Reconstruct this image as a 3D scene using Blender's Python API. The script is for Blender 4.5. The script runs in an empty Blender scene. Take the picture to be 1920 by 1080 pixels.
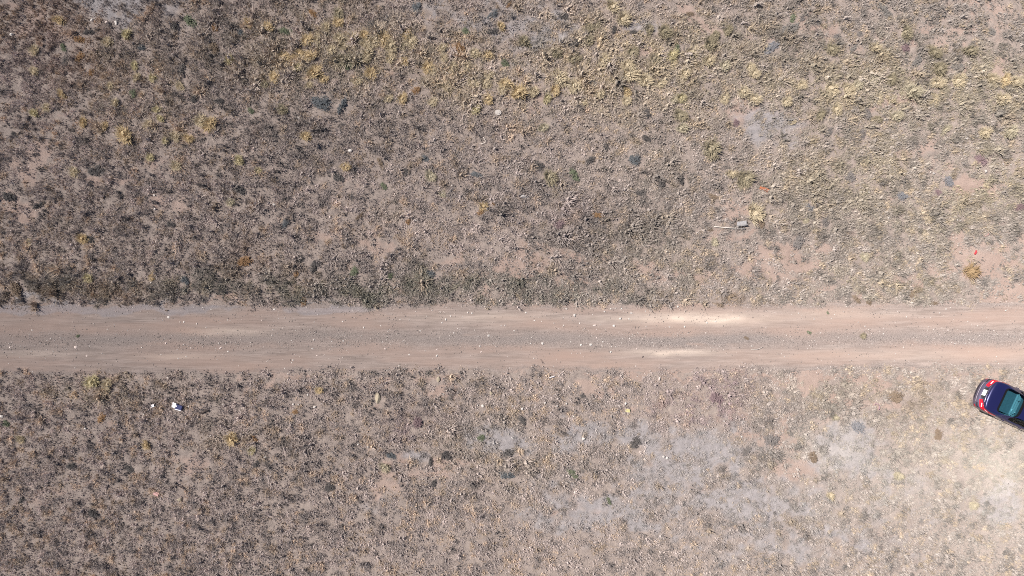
import bpy, bmesh, math, random
import numpy as np
from mathutils import Vector, Matrix, Euler
from mathutils.bvhtree import BVHTree

R = math.radians
rng = np.random.default_rng(7)
random.seed(7)
scene = bpy.context.scene
col = scene.collection

# ------------------------------------------------------------------ camera, sky, sun, exposure
CAM_H = 33.0          # a drone 33 m up, looking straight down
PPM = 35.0            # photograph pixels per metre on the ground
cam_d = bpy.data.cameras.new('camera'); cam = bpy.data.objects.new('camera', cam_d); col.objects.link(cam)
cam.location = (0, 0, CAM_H); cam.rotation_euler = (0, 0, 0)
cam_d.sensor_width = 36.0
cam_d.lens = 36.0 * CAM_H / (1920 / PPM)
cam_d.clip_start = 0.1; cam_d.clip_end = 20000
scene.camera = cam

SUN_EL = R(50); SH = R(20.3)
world = bpy.data.worlds.new('World'); scene.world = world; world.use_nodes = True
wn = world.node_tree; bg = wn.nodes['Background']
sky = wn.nodes.new('ShaderNodeTexSky'); sky.sky_type = 'NISHITA'; sky.sun_disc = False
sky.sun_elevation = SUN_EL; sky.sun_rotation = math.atan2(-math.cos(SH), math.sin(SH))
sky.altitude = 1500; sky.air_density = 1.0; sky.dust_density = 0.6
wn.links.new(sky.outputs[0], bg.inputs['Color']); bg.inputs['Strength'].default_value = 0.05
sl = bpy.data.lights.new('sun', 'SUN'); sl.energy = 5.0; sl.angle = R(0.5); sl.color = (1.0, 0.945, 0.88)
sun = bpy.data.objects.new('sun', sl); col.objects.link(sun)
sd = Vector((math.cos(SH) * math.cos(SUN_EL), -math.sin(SH) * math.cos(SUN_EL), -math.sin(SUN_EL)))
sun.rotation_euler = sd.to_track_quat('-Z', 'Y').to_euler(); sun.location = (-20, 8, 60)
scene.view_settings.view_transform = 'Standard'; scene.view_settings.look = 'None'
scene.cycles.pixel_filter_type = 'BLACKMAN_HARRIS'; scene.cycles.filter_width = 1.0; scene.cycles.use_denoising = False
scene.view_settings.gamma = 1; scene.view_settings.exposure = 0.50

# ------------------------------------------------------------------ helpers
def W(px, py, z=0.0):
    """ground point seen at a photograph pixel"""
    k = (CAM_H - z) / CAM_H
    return ((px - 960) / PPM * k, (540 - py) / PPM * k)

def tag(o, label=None, cat=None, group=None, kind=None):
    if label: o['label'] = label
    if cat: o['category'] = cat
    if group: o['group'] = group
    if kind: o['kind'] = kind
    return o

def _hash(ix, iy, s):
    h = (ix.astype(np.int64) * 374761393 + iy.astype(np.int64) * 668265263 + s * 1274126177) & 0x7fffffff
    h = ((h ^ (h >> 13)) * 1103515245 + 12345) & 0x7fffffff
    h = ((h ^ (h >> 15)) * 374761393) & 0x7fffffff
    return ((h ^ (h >> 11)) & 0xffff) / 65535.0

def vnoise(x, y, s=0):
    x = np.asarray(x, float); y = np.asarray(y, float)
    ix = np.floor(x); iy = np.floor(y); fx = x - ix; fy = y - iy
    fx = fx * fx * (3 - 2 * fx); fy = fy * fy * (3 - 2 * fy)
    a = _hash(ix, iy, s); b = _hash(ix + 1, iy, s); c = _hash(ix, iy + 1, s); d = _hash(ix + 1, iy + 1, s)
    return (a * (1 - fx) + b * fx) * (1 - fy) + (c * (1 - fx) + d * fx) * fy

def fbm(x, y, s=0, o=4, g=0.5):
    t = 0; a = 1; n = 0
    for k in range(o):
        t = t + a * vnoise(x * 2 ** k + 17.3 * k, y * 2 ** k - 9.1 * k, s + k); n += a; a *= g
    return t / n

def sstep(a, b, x):
    t = np.clip((x - a) / (b - a), 0, 1); return t * t * (3 - 2 * t)

# ------------------------------------------------------------------ where the photograph shows what (ground soils and cover)
# (px, py, rx, ry, strength) in photograph pixels
PALE = [(930,822,52,30,1),(1110,815,62,34,1),(1200,812,40,26,.9),(1300,850,110,50,.9),(1240,905,80,50,.7),(760,862,36,26,.7),
        (1040,900,60,40,.6),(1420,225,62,38,.9),(245,8,110,26,.9),(1020,50,110,36,.6),(1210,40,40,18,.6),(1130,960,160,40,.7),
        (1380,940,160,50,.8),(700,940,60,30,.5),(1880,935,60,40,.7),(1590,850,90,50,.8),(960,30,160,30,.6),(980,120,60,30,.4),
        (760,35,60,30,.4),(100,578,240,7,.8),(600,578,80,6,.8),(1700,930,180,60,.4),(1450,262,70,30,.5),(1610,800,40,16,.5),
        (1500,1010,300,60,.5),(1290,135,60,20,.3),(1010,215,50,40,.3)]
WHITE = [(1850,865,90,55,1),(1900,830,90,60,.6),(1700,880,150,70,.45),(1570,850,70,40,.7),(1900,930,70,50,.5),(1640,930,120,50,.3),(1890,1000,120,60,.4)]  # white soil, with the bright spot opposite the sun painted in
BARE = [(1500,490,70,36,.9),(1860,490,90,50,.7),(1900,560,90,30,.8),(1000,480,110,34,.7),(850,480,80,26,.6),(660,440,90,22,.6),(700,520,60,20,.5),
        (1300,35,40,14,.9),(1195,86,32,12,.9),(1310,55,34,12,.8),(1740,70,160,30,.45),(1680,190,70,26,.7),(1860,20,120,30,.4),(1780,140,110,16,.6),(1520,60,90,40,.45),
        (1005,215,16,40,.8),(1410,205,60,12,.7),(950,235,40,40,.4),(60,40,90,40,.5),(60,300,50,60,.6),(40,370,60,50,.6),(320,380,60,26,.6),(250,340,60,24,.5),
        (1400,385,60,30,.7),(1380,450,60,16,.7),(1250,530,110,16,.8),(960,545,100,12,.5),(1100,530,100,14,.6),(1530,548,120,12,.6),(1760,540,110,14,.5),
        (1490,850,36,44,.9),(1520,890,26,40,.8),(1550,780,60,16,.7),(1660,705,60,12,.8),(1620,765,60,16,.8),(1420,800,60,14,.5),
        (810,880,44,18,.9),(720,905,50,16,.9),(830,750,60,16,.6),(700,740,50,10,.5),(1110,740,50,16,.7),(1200,770,60,16,.6),(1000,712,90,10,.5),
        (90,905,70,30,.6),(330,880,60,20,.35),(200,830,90,30,.3),(640,700,600,10,.5),(1400,700,500,10,.8),(500,555,60,12,.5),(280,330,60,20,.4),
        (1240,870,60,20,.4),(1420,740,90,14,.5),(1790,300,60,30,.5),(1670,290,40,40,.5),(1820,345,60,20,.8),(560,480,80,14,.3),(380,262,60,16,.5),(30,560,70,8,.7),
        (1600,445,60,12,.4),(1470,340,40,14,.3),(140,40,70,30,.3),(340,560,300,7,.5),(1080,950,60,20,.3),(1290,920,60,14,.4)]
STRAW = [(640,90,180,60,1),(880,130,140,60,.9),(1180,120,220,90,1),(1330,110,160,80,.8),(1600,160,220,70,.9),(1850,165,120,60,.8),(1560,330,110,80,.8),(1640,290,60,60,.7),
         (300,240,130,40,.4),(190,715,70,18,.7),(430,830,70,20,.5),(900,835,80,50,.4),(1000,870,60,40,.3),(1840,360,90,70,.8),(1750,410,120,40,.7),(1650,520,110,30,.7),
         (1240,470,90,30,.4),(730,425,60,14,.4),(330,720,60,18,.3),(1700,820,120,80,.2),(1850,900,110,50,.2),(260,150,110,60,.4),(1200,300,100,60,.3),(1550,730,140,30,.4),(150,450,180,40,.2)]
DARKC = [(1430,870,90,30,.6),(1560,760,90,20,.5),(1300,930,80,30,.5),(1500,960,80,30,.4),(1680,780,100,30,.4),(1100,870,60,20,.4),(1380,880,60,20,.6),(880,800,60,30,.5),(1640,880,60,20,.4),(1780,850,60,20,.3),(600,250,130,50,.5),(1150,455,130,50,1.3),(1080,370,150,50,.9),(1260,350,120,60,.5),(700,260,180,60,.5),(860,300,100,60,.4),(570,510,90,30,.8),(400,530,300,26,.7),
         (750,530,260,30,.8),(1060,545,220,20,.6),(100,510,110,20,.5),(50,545,100,18,.8),(320,50,60,40,.5),(420,100,100,70,.5),(1500,440,40,30,.5),(1600,430,90,30,.3),
         (1060,530,100,14,.5),(450,380,100,60,.3),(1480,60,60,36,.6),(130,400,110,40,.3),(760,760,120,40,.4),(830,860,80,40,.4),(950,880,60,30,.5),(1430,820,60,24,.7),
         (570,880,110,40,.3),(1190,830,50,20,.5),(500,900,60,40,.3),(1700,730,40,10,.4),(1560,740,110,14,.4),(1480,400,90,60,.5),(1550,340,60,40,.4)]
GREENC = [(700,545,300,26,.9),(1000,550,240,18,.7),(300,550,320,18,.6),(650,130,40,20,.5),(730,700,160,10,.4),(1550,560,300,12,.3),(230,90,60,20,.3),(650,195,60,20,.4)]
BROWNC = [(60,30,90,50,1),(160,100,60,50,.8),(240,20,60,40,.4),(60,560,80,14,1),(230,560,70,12,.8),(1370,568,90,8,1),(1720,560,60,8,.8),(1620,565,50,8,.8),(460,490,30,22,.8),(560,510,30,16,.6),(1690,745,60,20,.7)]
PURPLE = [(1320,745,80,45,1),(780,790,50,20,.5),(1060,400,60,30,.4),(80,90,60,60,.3)]

def blobs(X, Y, L, warp=22, seed=0, lo=0.35, hi=0.75):
    wx = X + warp * 2 * (fbm(X / 46, Y / 46, 40 + seed, 3) - .5) * 2
    wy = Y + (.25 if seed == 9 else 1) * warp * 2 * (fbm(X / 46, Y / 46, 60 + seed, 3) - .5) * 2
    t = np.zeros(np.shape(X))
    for (cx, cy, rx, ry, s) in L:
        e = ((wx - cx) / rx) ** 2 + ((wy - cy) / ry) ** 2
        t = np.maximum(t, s * np.exp(-e * 0.7))
    return t

def fields(x, y):
    X = 960 + PPM * x; Y = 540 - PPM * y
    f = {}
    f['pale'] = sstep(.30, .70, blobs(X, Y, PALE, 20, 1) + .9 * (fbm(X / 16, Y / 13, 3, 4) - .5))
    f['white'] = blobs(X, Y, WHITE, 26, 2) * (.55 + .9 * fbm(X / 30, Y / 22, 5, 3))
    n = fbm(X / 60, Y / 34, 11, 4); n2 = fbm(X / 16, Y / 12, 13, 3)
    f['bare'] = sstep(.36, .66, blobs(X, Y, BARE, 24, 3) + .9 * (n - .5) + .95 * (n2 - .5))
    f['straw'] = blobs(X, Y, STRAW, 30, 4); f['dark'] = blobs(X, Y, DARKC, 28, 5)
    f['green'] = blobs(X, Y, GREENC, 24, 6); f['brown'] = blobs(X, Y, BROWNC, 24, 7); f['purple'] = blobs(X, Y, PURPLE, 24, 8)
    return f

# road edges (metres) : upper and lower
def road_top(x):
    X = 960 + PPM * x
    py = 573 - 3.0 * sstep(900, 1900, X) + 7 * (fbm(X / 34, X * 0 + 3.3, 21, 5, .65) - .5) * 2
    return (540 - py) / PPM
def road_bot(x):
    X = 960 + PPM * x
    py = 698 - 6 * sstep(300, 900, X) - 8 * sstep(1200, 1800, X) + 12 * (fbm(X / 40, X * 0 + 7.7, 23, 5, .65) - .5) * 2
    return (540 - py) / PPM
def road_mask(x, y, w=.12):
    return sstep(-w, w, road_top(x) - y) * sstep(-w, w, y - road_bot(x))

def ground_z(x, y):
    m = road_mask(x, y, .35)
    far = np.clip((np.hypot(x, y) - 60) / 300, 0, 1)
    z = .16 * (fbm(x / 5, y / 5, 31, 3) - .5) + .07 * (fbm(x / .9, y / .9, 33, 3) - .5) + .06 * (fbm(x / .22, y / .22, 35, 2) - .5)
    z = z + far * 3.0 * (fbm(x / 220, y / 220, 37, 3) - .5)
    return z * (1 - .75 * m) - .07 * m
def road_z(x, y):
    t = road_top(x); b = road_bot(x); v = np.clip((t - y) / (t - b), -.3, 1.3)
    crown = .02 * np.exp(-((v - .5) / .13) ** 2) - .018 * np.exp(-((v - .25) / .1) ** 2) - .018 * np.exp(-((v - .8) / .1) ** 2) + .02 * np.exp(-((v - .03) / .05) ** 2)
    rut = .010 * (fbm(x / 5, y / .12, 51, 3) - .5) + .012 * (fbm(x / .5, y / .3, 53, 3) - .5)
    edge = np.minimum(sstep(-.28, .05, t - y), sstep(-.45, .10, y - b))
    return crown + rut + .015 - .13 * (1 - edge)
def surf_z(x, y):
    x = np.asarray(x, float); y = np.asarray(y, float)
    return np.maximum(ground_z(x, y), np.where((y < road_top(x) + .4) & (y > road_bot(x) - .5), road_z(x, y), -9))

# ------------------------------------------------------------------ materials
def new_mat(name):
    m = bpy.data.materials.new(name); m.use_nodes = True
    nt = m.node_tree; b = nt.nodes['Principled BSDF']
    return m, nt, b
def N(nt, t, **kw):
    n = nt.nodes.new(t)
    for k, v in kw.items():
        if k in n.inputs.keys() if hasattr(n.inputs, 'keys') else False: n.inputs[k].default_value = v
        else: setattr(n, k, v)
    return n
def rgb(c): return (c[0], c[1], c[2], 1)
def noise(nt, scale, detail=4, rough=.6, vec=None):
    n = nt.nodes.new('ShaderNodeTexNoise'); n.inputs['Scale'].default_value = scale; n.inputs['Detail'].default_value = detail; n.inputs['Roughness'].default_value = rough
    if vec is not None: nt.links.new(vec, n.inputs['Vector'])
    return n.outputs['Fac']
def ramp(nt, src, a, b, ca=(0, 0, 0, 1), cb=(1, 1, 1, 1)):
    r = nt.nodes.new('ShaderNodeValToRGB'); r.color_ramp.elements[0].position = a; r.color_ramp.elements[1].position = b
    r.color_ramp.elements[0].color = ca; r.color_ramp.elements[1].color = cb
    nt.links.new(src, r.inputs[0]); return r.outputs[0]
def mix(nt, f, a, b, mode='MIX'):
    m = nt.nodes.new('ShaderNodeMix'); m.data_type = 'RGBA'; m.blend_type = mode
    if isinstance(f, (int, float)): m.inputs[0].default_value = f
    else: nt.links.new(f, m.inputs[0])
    for s, i in ((a, 6), (b, 7)):
        if isinstance(s, tuple): m.inputs[i].default_value = rgb(s)
        else: nt.links.new(s, m.inputs[i])
    return m.outputs[2]
def attr(nt, name, typ='GEOMETRY'):
    a = nt.nodes.new('ShaderNodeAttribute'); a.attribute_name = name; a.attribute_type = typ; return a
def coords(nt, scale=(1, 1, 1)):
    g = nt.nodes.new('ShaderNodeTexCoord'); m = nt.nodes.new('ShaderNodeMapping'); m.inputs['Scale'].default_value = scale
    nt.links.new(g.outputs['Object'], m.inputs['Vector']); return m.outputs[0]
def bump(nt, b, h, dist, strength=1):
    n = nt.nodes.new('ShaderNodeBump'); n.inputs['Distance'].default_value = dist; n.inputs['Strength'].default_value = strength
    nt.links.new(h, n.inputs['Height']); nt.links.new(n.outputs[0], b.inputs['Normal'])

# the ground: dusty soil, litter, blue-grey silt, chalk patches, sun hotspot painted in
SOIL = (.43, .315, .262)
def ground_material():
    m, nt, b = new_mat('desert_soil')
    b.inputs['Roughness'].default_value = 1; b.inputs['Diffuse Roughness'].default_value = 1; b.inputs['Specular IOR Level'].default_value = .05
    v = coords(nt)
    n1 = noise(nt, .5, 5, .6, v); n2 = noise(nt, 4, 5, .7, v); n3 = noise(nt, 22, 4, .8, v)
    c = mix(nt, ramp(nt, n2, .35, .65), (.31, .258, .235), (.42, .35, .312))
    red = mix(nt, ramp(nt, n1, .3, .7), (.38, .285, .245), (.46, .36, .315))
    c = mix(nt, attr(nt, 'bare').outputs['Fac'], c, red)
    pale = mix(nt, ramp(nt, n2, .35, .65), (.31, .295, .305), (.42, .395, .41))
    c = mix(nt, attr(nt, 'pale').outputs['Fac'], c, pale)
    c = mix(nt, attr(nt, 'white').outputs['Fac'], c, (.74, .68, .62))
    c = mix(nt, ramp(nt, n3, .3, .75), c, (1.0, 1.0, 1.0), 'MULTIPLY')
    g = nt.nodes.new('ShaderNodeMix'); g.data_type = 'RGBA'; g.blend_type = 'MULTIPLY'; g.inputs[0].default_value = 1
    nt.links.new(c, g.inputs[6]); nt.links.new(ramp(nt, n3, .3, .7, (.78, .77, .76, 1), (1.1, 1.1, 1.1, 1)), g.inputs[7])
    nt.links.new(g.outputs[2], b.inputs['Base Color'])
    bump(nt, b, n3, .06, 1)
    return m
def road_material():
    m, nt, b = new_mat('packed_dirt')
    b.inputs['Roughness'].default_value = 1; b.inputs['Diffuse Roughness'].default_value = 1; b.inputs['Specular IOR Level'].default_value = .05
    v = coords(nt); vs = coords(nt, (.10, 1, 1)); vw = coords(nt, (.05, .35, 1))
    streak = noise(nt, 5.5, 5, .65, vs); wide = noise(nt, 3, 3, .5, vw); fine = noise(nt, 26, 4, .8, v); mid = noise(nt, 3, 4, .6, v)
    c = mix(nt, ramp(nt, streak, .36, .64), (.30, .242, .218), (.43, .355, .322))
    st2 = noise(nt, 17, 4, .7, coords(nt, (.045, 1, 1)))
    c = mix(nt, ramp(nt, st2, .5, .68, (0, 0, 0, 1), (.75, .75, .75, 1)), c, (.23, .185, .165))
    c = mix(nt, ramp(nt, wide, .4, .7), c, (.41, .305, .26))
    grav = mix(nt, ramp(nt, fine, .38, .62), (.17, .145, .138), (.42, .36, .335))
    c = mix(nt, attr(nt, 'gravel').outputs['Fac'], c, grav)
    c = mix(nt, attr(nt, 'pale').outputs['Fac'], c, mix(nt, ramp(nt, fine, .38, .62), (.27, .25, .27), (.42, .40, .42)))
    c = mix(nt, attr(nt, 'chalk').outputs['Fac'], c, (.80, .68, .58))
    g = nt.nodes.new('ShaderNodeMix'); g.data_type = 'RGBA'; g.blend_type = 'MULTIPLY'; g.inputs[0].default_value = 1
    nt.links.new(c, g.inputs[6]); nt.links.new(ramp(nt, fine, .3, .7, (.78, .77, .76, 1), (1.08, 1.08, 1.08, 1)), g.inputs[7])
    nt.links.new(g.outputs[2], b.inputs['Base Color'])
    bump(nt, b, fine, .02, .6)
    return m
def leaf_material(name, c1, c2, inst=False):
    m, nt, b = new_mat(name)
    b.inputs['Roughness'].default_value = .9; b.inputs['Diffuse Roughness'].default_value = 1; b.inputs['Specular IOR Level'].default_value = .12
    if inst:
        c = attr(nt, 'col', 'INSTANCER').outputs['Color']
        n = noise(nt, 30, 2, .6, coords(nt))
        c = mix(nt, 1.0, c, ramp(nt, n, .3, .7, (.70, .70, .72, 1), (1.3, 1.28, 1.22, 1)), 'MULTIPLY')
    else:
        oi = nt.nodes.new('ShaderNodeObjectInfo')
        n = noise(nt, 18, 3, .7, coords(nt))
        c = mix(nt, ramp(nt, n, .35, .65), c1, c2)
        c = mix(nt, .35, c, ramp(nt, oi.outputs['Random'], 0, 1, rgb(c1), rgb(c2)))
    nt.links.new(c, b.inputs['Base Color'])
    # thin dry blades let some light through
    tr = nt.nodes.new('ShaderNodeBsdfTranslucent'); nt.links.new(c, tr.inputs['Color'])
    ms = nt.nodes.new('ShaderNodeMixShader'); ms.inputs[0].default_value = .18
    out = nt.nodes['Material Output']
    nt.links.new(b.outputs[0], ms.inputs[1]); nt.links.new(tr.outputs[0], ms.inputs[2]); nt.links.new(ms.outputs[0], out.inputs['Surface'])
    return m
def plain(name, c, rough=.8, metal=0, coat=0, var=.12, scale=9, bmp=0):
    m, nt, b = new_mat(name)
    n = noise(nt, scale, 3, .6, coords(nt))
    lo = tuple(x * (1 - var) for x in c); hi = tuple(min(1, x * (1 + var)) for x in c)
    nt.links.new(mix(nt, ramp(nt, n, .3, .7), lo, hi), b.inputs['Base Color'])
    b.inputs['Roughness'].default_value = rough; b.inputs['Metallic'].default_value = metal; b.inputs['Coat Weight'].default_value = coat
    b.inputs['Coat Roughness'].default_value = .04
    if bmp: bump(nt, b, n, bmp)
    return m

M_ground = ground_material(); M_road = road_material()
M_cover = leaf_material('dry_ground_cover', None, None, True)
M = {
 'gold':  leaf_material('golden_grass', (.56,.43,.25), (.69,.57,.38)),
 'ochre': leaf_material('ochre_grass', (.37,.26,.15), (.52,.38,.23)),
 'straw': leaf_material('straw_grass', (.54,.455,.32), (.68,.59,.44)),
 'cream': leaf_material('bleached_grass', (.48,.42,.31), (.62,.56,.43)),
 'yellow':leaf_material('yellow_grass', (.53,.46,.28), (.64,.57,.38)),
 'rust':  leaf_material('rusty_twigs', (.30,.18,.10), (.46,.30,.17)),
 'olive': leaf_material('olive_leaves', (.32,.275,.19), (.46,.40,.29)),
 'green': leaf_material('green_leaves', (.165,.19,.125), (.26,.28,.19)),
 'dark':  leaf_material('dark_twigs', (.11,.10,.098), (.22,.20,.19)),
 'blue':  leaf_material('blue_grey_leaves', (.13,.14,.15), (.25,.26,.27)),
 'dusk':  leaf_material('faded_twigs', (.22,.195,.185), (.33,.30,.285)),
 'slate': leaf_material('faded_blue_leaves', (.25,.245,.26), (.35,.345,.36)),
 'grey':  leaf_material('grey_twigs', (.24,.22,.20), (.38,.35,.33)),
 'mauve': leaf_material('mauve_twigs', (.25,.17,.18), (.36,.27,.28)),
 'brown': leaf_material('brown_twigs', (.24,.18,.135), (.36,.28,.21)),
}

# ------------------------------------------------------------------ ground and road meshes
def grid_lines(lo, hi, step, far):
    c = list(np.arange(lo, hi + 1e-6, step)); s = step; p = hi; up = []
    while p < far: s *= 1.35; p += s; up.append(p)
    s = step; p = lo; dn = []
    while p > -far: s *= 1.35; p -= s; dn.append(p)
    return np.array(dn[::-1] + c + up)

def grid_mesh(name, xs, ys, zf, mat, attrs):
    X, Y = np.meshgrid(xs, ys); Z = zf(X, Y); nx, ny = len(xs), len(ys)
    v = np.stack([X, Y, Z], -1).reshape(-1, 3).astype(np.float32)
    i = np.arange((ny - 1) * (nx - 1)); r = i // (nx - 1); c = i % (nx - 1); a = r * nx + c
    q = np.stack([a, a + 1, a + nx + 1, a + nx], -1).astype(np.int32)
    me = bpy.data.meshes.new(name); me.vertices.add(len(v)); me.vertices.foreach_set('co', v.ravel())
    me.loops.add(q.size); me.loops.foreach_set('vertex_index', q.ravel())
    me.polygons.add(len(q)); me.polygons.foreach_set('loop_start', np.arange(0, q.size, 4, dtype=np.int32))
    me.polygons.foreach_set('use_smooth', np.ones(len(q), bool))
    for k, arr in attrs(X, Y).items():
        at = me.attributes.new(k, 'FLOAT', 'POINT'); at.data.foreach_set('value', np.clip(arr, 0, 1).astype(np.float32).ravel())
    me.update(calc_edges=True); me.validate()
    o = bpy.data.objects.new(name, me); col.objects.link(o); me.materials.append(mat); return o

def g_attrs(X, Y):
    f = fields(X, Y); far = 1 - sstep(34, 60, np.hypot(X, Y * 1.4))
    return {'bare': np.maximum(f['bare'] * far, .45 * (1 - far)), 'pale': f['pale'] * .75 * far, 'white': np.clip(f['white'], 0, .8) * .38 * far}
xs = grid_lines(-32, 32, .09, 6000); ys = grid_lines(-20, 20, .09, 6000)
tag(grid_mesh('ground', xs, ys, ground_z, M_ground, g_attrs), kind='structure')

def r_attrs(X, Y):
    t = road_top(X); b = road_bot(X); v = (t - Y) / (t - b); PX = 960 + PPM * X; PY = 540 - PPM * Y
    n = fbm(X / 1.2, Y / .25, 71, 3); n2 = fbm(X / 4, Y / 1, 73, 3)
    gr = np.exp(-((v - .53 - .02 * np.sin(X / 9)) / .12) ** 2) * (.35 + 1.1 * n2) * sstep(.28, .6, n + .25)
    gr = np.maximum(gr, .8 * np.exp(-((v - .0) / .05) ** 2) * sstep(.3, .6, n)); gr = np.maximum(gr, .8 * sstep(.93, 1.03, v) * sstep(.3, .6, n))
    pale = sstep(.3, .6, blobs(PX, PY, [(110,580,280,8,1),(620,580,90,7,.9)], 5, 5) + .5 * (fbm(X / .4, Y / .2, 97, 3) - .5)) * .5
    ch = blobs(PX, PY, [(1310,597,105,9,1),(1190,598,60,6,.55),(1262,662,62,4.5,.95),(430,622,60,6,.5),(330,668,60,5,.35),(900,594,120,8,.3),(1560,590,120,10,.25),(80,664,70,6,.3),(1700,665,200,9,.2)], 5, 9)
    return {'gravel': gr, 'pale': pale, 'chalk': ch * (.25 + .75 * fbm(X / .8, Y / .12, 95, 4))}
rx = grid_lines(-32, 32, .08, 1500); ry = np.arange(-5.3, -.3, .05)
tag(grid_mesh('dirt_road', rx, ry, road_z, M_road, r_attrs), kind='structure')

# ------------------------------------------------------------------ plant and stone meshes
def mesh_from(name, V, F, mats=(), smooth=False):
    me = bpy.data.meshes.new(name); me.from_pydata([tuple(v) for v in V], [], F); me.update()
    if smooth: me.polygons.foreach_set('use_smooth', [True] * len(me.polygons))
    for m in mats: me.materials.append(m)
    return me

def blades(r, n, rad, h, wid, lean=1.0, V=None, F=None, cx=0, cy=0, two=False, swirl=.4, squash=1.0):
    """n arching blades growing from a disc; outer ones lean further out"""
    V = [] if V is None else V; F = [] if F is None else F
    for _ in range(n):
        a = r.uniform(0, 2 * math.pi); q = math.sqrt(r.random()) * .45 * rad
        bx = cx + q * math.cos(a); by = cy + q * math.sin(a) * squash
        th = (q / (.45 * rad)) ** .8 * lean * r.uniform(.5, 1.1) * 1.15
        d = a + r.gauss(0, swirl); L = h * r.uniform(.65, 1.15) / max(.45, math.cos(min(th, 1.0)))
        ux, uy = math.cos(d), math.sin(d) * squash
        w = wid * r.uniform(.7, 1.3) / 2; px, py = -uy * w, ux * w
        s, c = math.sin(th), math.cos(th); tx = bx + ux * L * s; ty = by + uy * L * s; tz = L * c
        i = len(V)
        if two:
            mx = bx + ux * L * .5 * s * .75; my = by + uy * L * .5 * s * .75; mz = L * .5 * (c + .15 * s) ; tz *= .86
            V += [(bx - px, by - py, -.02), (bx + px, by + py, -.02), (mx + px, my + py, mz), (mx - px, my - py, mz), (tx, ty, max(tz, .01))]
            F += [(i, i + 1, i + 2, i + 3), (i + 3, i + 2, i + 4)]
        else:
            V += [(bx - px, by - py, -.02), (bx + px, by + py, -.02), (tx + px * .35, ty + py * .35, max(tz, .01)), (tx - px * .35, ty - py * .35, max(tz, .01))]
            F += [(i, i + 1, i + 2, i + 3)]
    return V, F

def tuft_mesh(name, seed):            # unit radius bunch grass
    r = random.Random(seed); V, F = [], []
    k = r.randint(4, 6)
    mound(r, V, F, 0, 0, .52, .42)
    blades(r, 230, .85, .60, .050, .85, V, F, two=True)
    for _ in range(k):
        a = r.uniform(0, 6.28); q = r.uniform(.35, .65)
        blades(r, 60, .60, .42, .048, .95, V, F, q * math.cos(a), q * math.sin(a), two=True)
    return mesh_from(name, V, F)
def shrub_mesh(name, seed):           # unit radius: twigs carrying small leaf clusters, uneven outline
    r = random.Random(seed); V, F = [], []
    lobes = [(0, 0, .62)] + [(r.uniform(.3, .6) * math.cos(a), r.uniform(.3, .6) * math.sin(a), r.uniform(.28, .45)) for a in [r.uniform(0, 6.28) for _ in range(5)]]
    def stick(p, q, w):
        p = Vector(p); q = Vector(q); d = (q - p).normalized(); s = d.cross(Vector((0, 0, 1)))
        if s.length < .01: s = Vector((1, 0, 0))
        s.normalize(); t = d.cross(s); i = len(V)
        V.extend([tuple(p + s * w), tuple(p - s * w * .5 + t * w * .87), tuple(p - s * w * .5 - t * w * .87), tuple(q)])
        F.extend([(i, i + 1, i + 3), (i + 1, i + 2, i + 3), (i + 2, i, i + 3)])
    for (lx, ly, lr) in lobes:
        for _ in range(int(14 + 30 * lr)):
            a = r.uniform(0, 6.28); e = r.uniform(.15, 1.4)
            tip = (lx + lr * math.cos(a) * math.cos(e), ly + lr * math.sin(a) * math.cos(e), .08 + lr * .95 * math.sin(e))
            stick((lx * .4 + r.uniform(-.06, .06), ly * .4 + r.uniform(-.06, .06), -.02), tip, .022)
            for _ in range(6):
                t = r.uniform(.55, 1.05); s = r.uniform(.035, .075)
                c = Vector((lx * .4 + (tip[0] - lx * .4) * t + r.gauss(0, .05), ly * .4 + (tip[1] - ly * .4) * t + r.gauss(0, .05), max(.03, tip[2] * t + r.gauss(0, .04))))
                nrm = Vector((r.gauss(0, .6), r.gauss(0, .6), 1)).normalized(); u = nrm.orthogonal().normalized(); w = nrm.cross(u); an = r.uniform(0, 6.28)
                u, w = u * math.cos(an) + w * math.sin(an), w * math.cos(an) - u * math.sin(an); i = len(V)
                V.extend([tuple(c - u * s), tuple(c + w * s * .6), tuple(c + u * s), tuple(c - w * s * .6)]); F.append((i, i + 1, i + 2, i + 3))
    return mesh_from(name, V, F)
def stone_mesh(name, seed, sub=2, flat=.6):
    r = random.Random(seed); bm = bmesh.new(); bmesh.ops.create_icosphere(bm, subdivisions=sub, radius=1)
    ax = [(Vector((r.gauss(0, 1), r.gauss(0, 1), r.gauss(0, 1))).normalized(), r.uniform(.45, .85)) for _ in range(9)]
    sx, sy = r.uniform(.85, 1.15), r.uniform(.6, .9)
    for v in bm.verts:
        p = v.co.copy()
        for n, d in ax:                  # chip planes give facets
            k = p.dot(n)
            if k > d: p -= n * (k - d) * .9
        p *= 1 + r.gauss(0, .03); v.co = Vector((p.x * sx, p.y * sy, p.z * flat + .15 * flat))
    me = bpy.data.meshes.new(name); bm.to_mesh(me); bm.free(); return me

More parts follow.
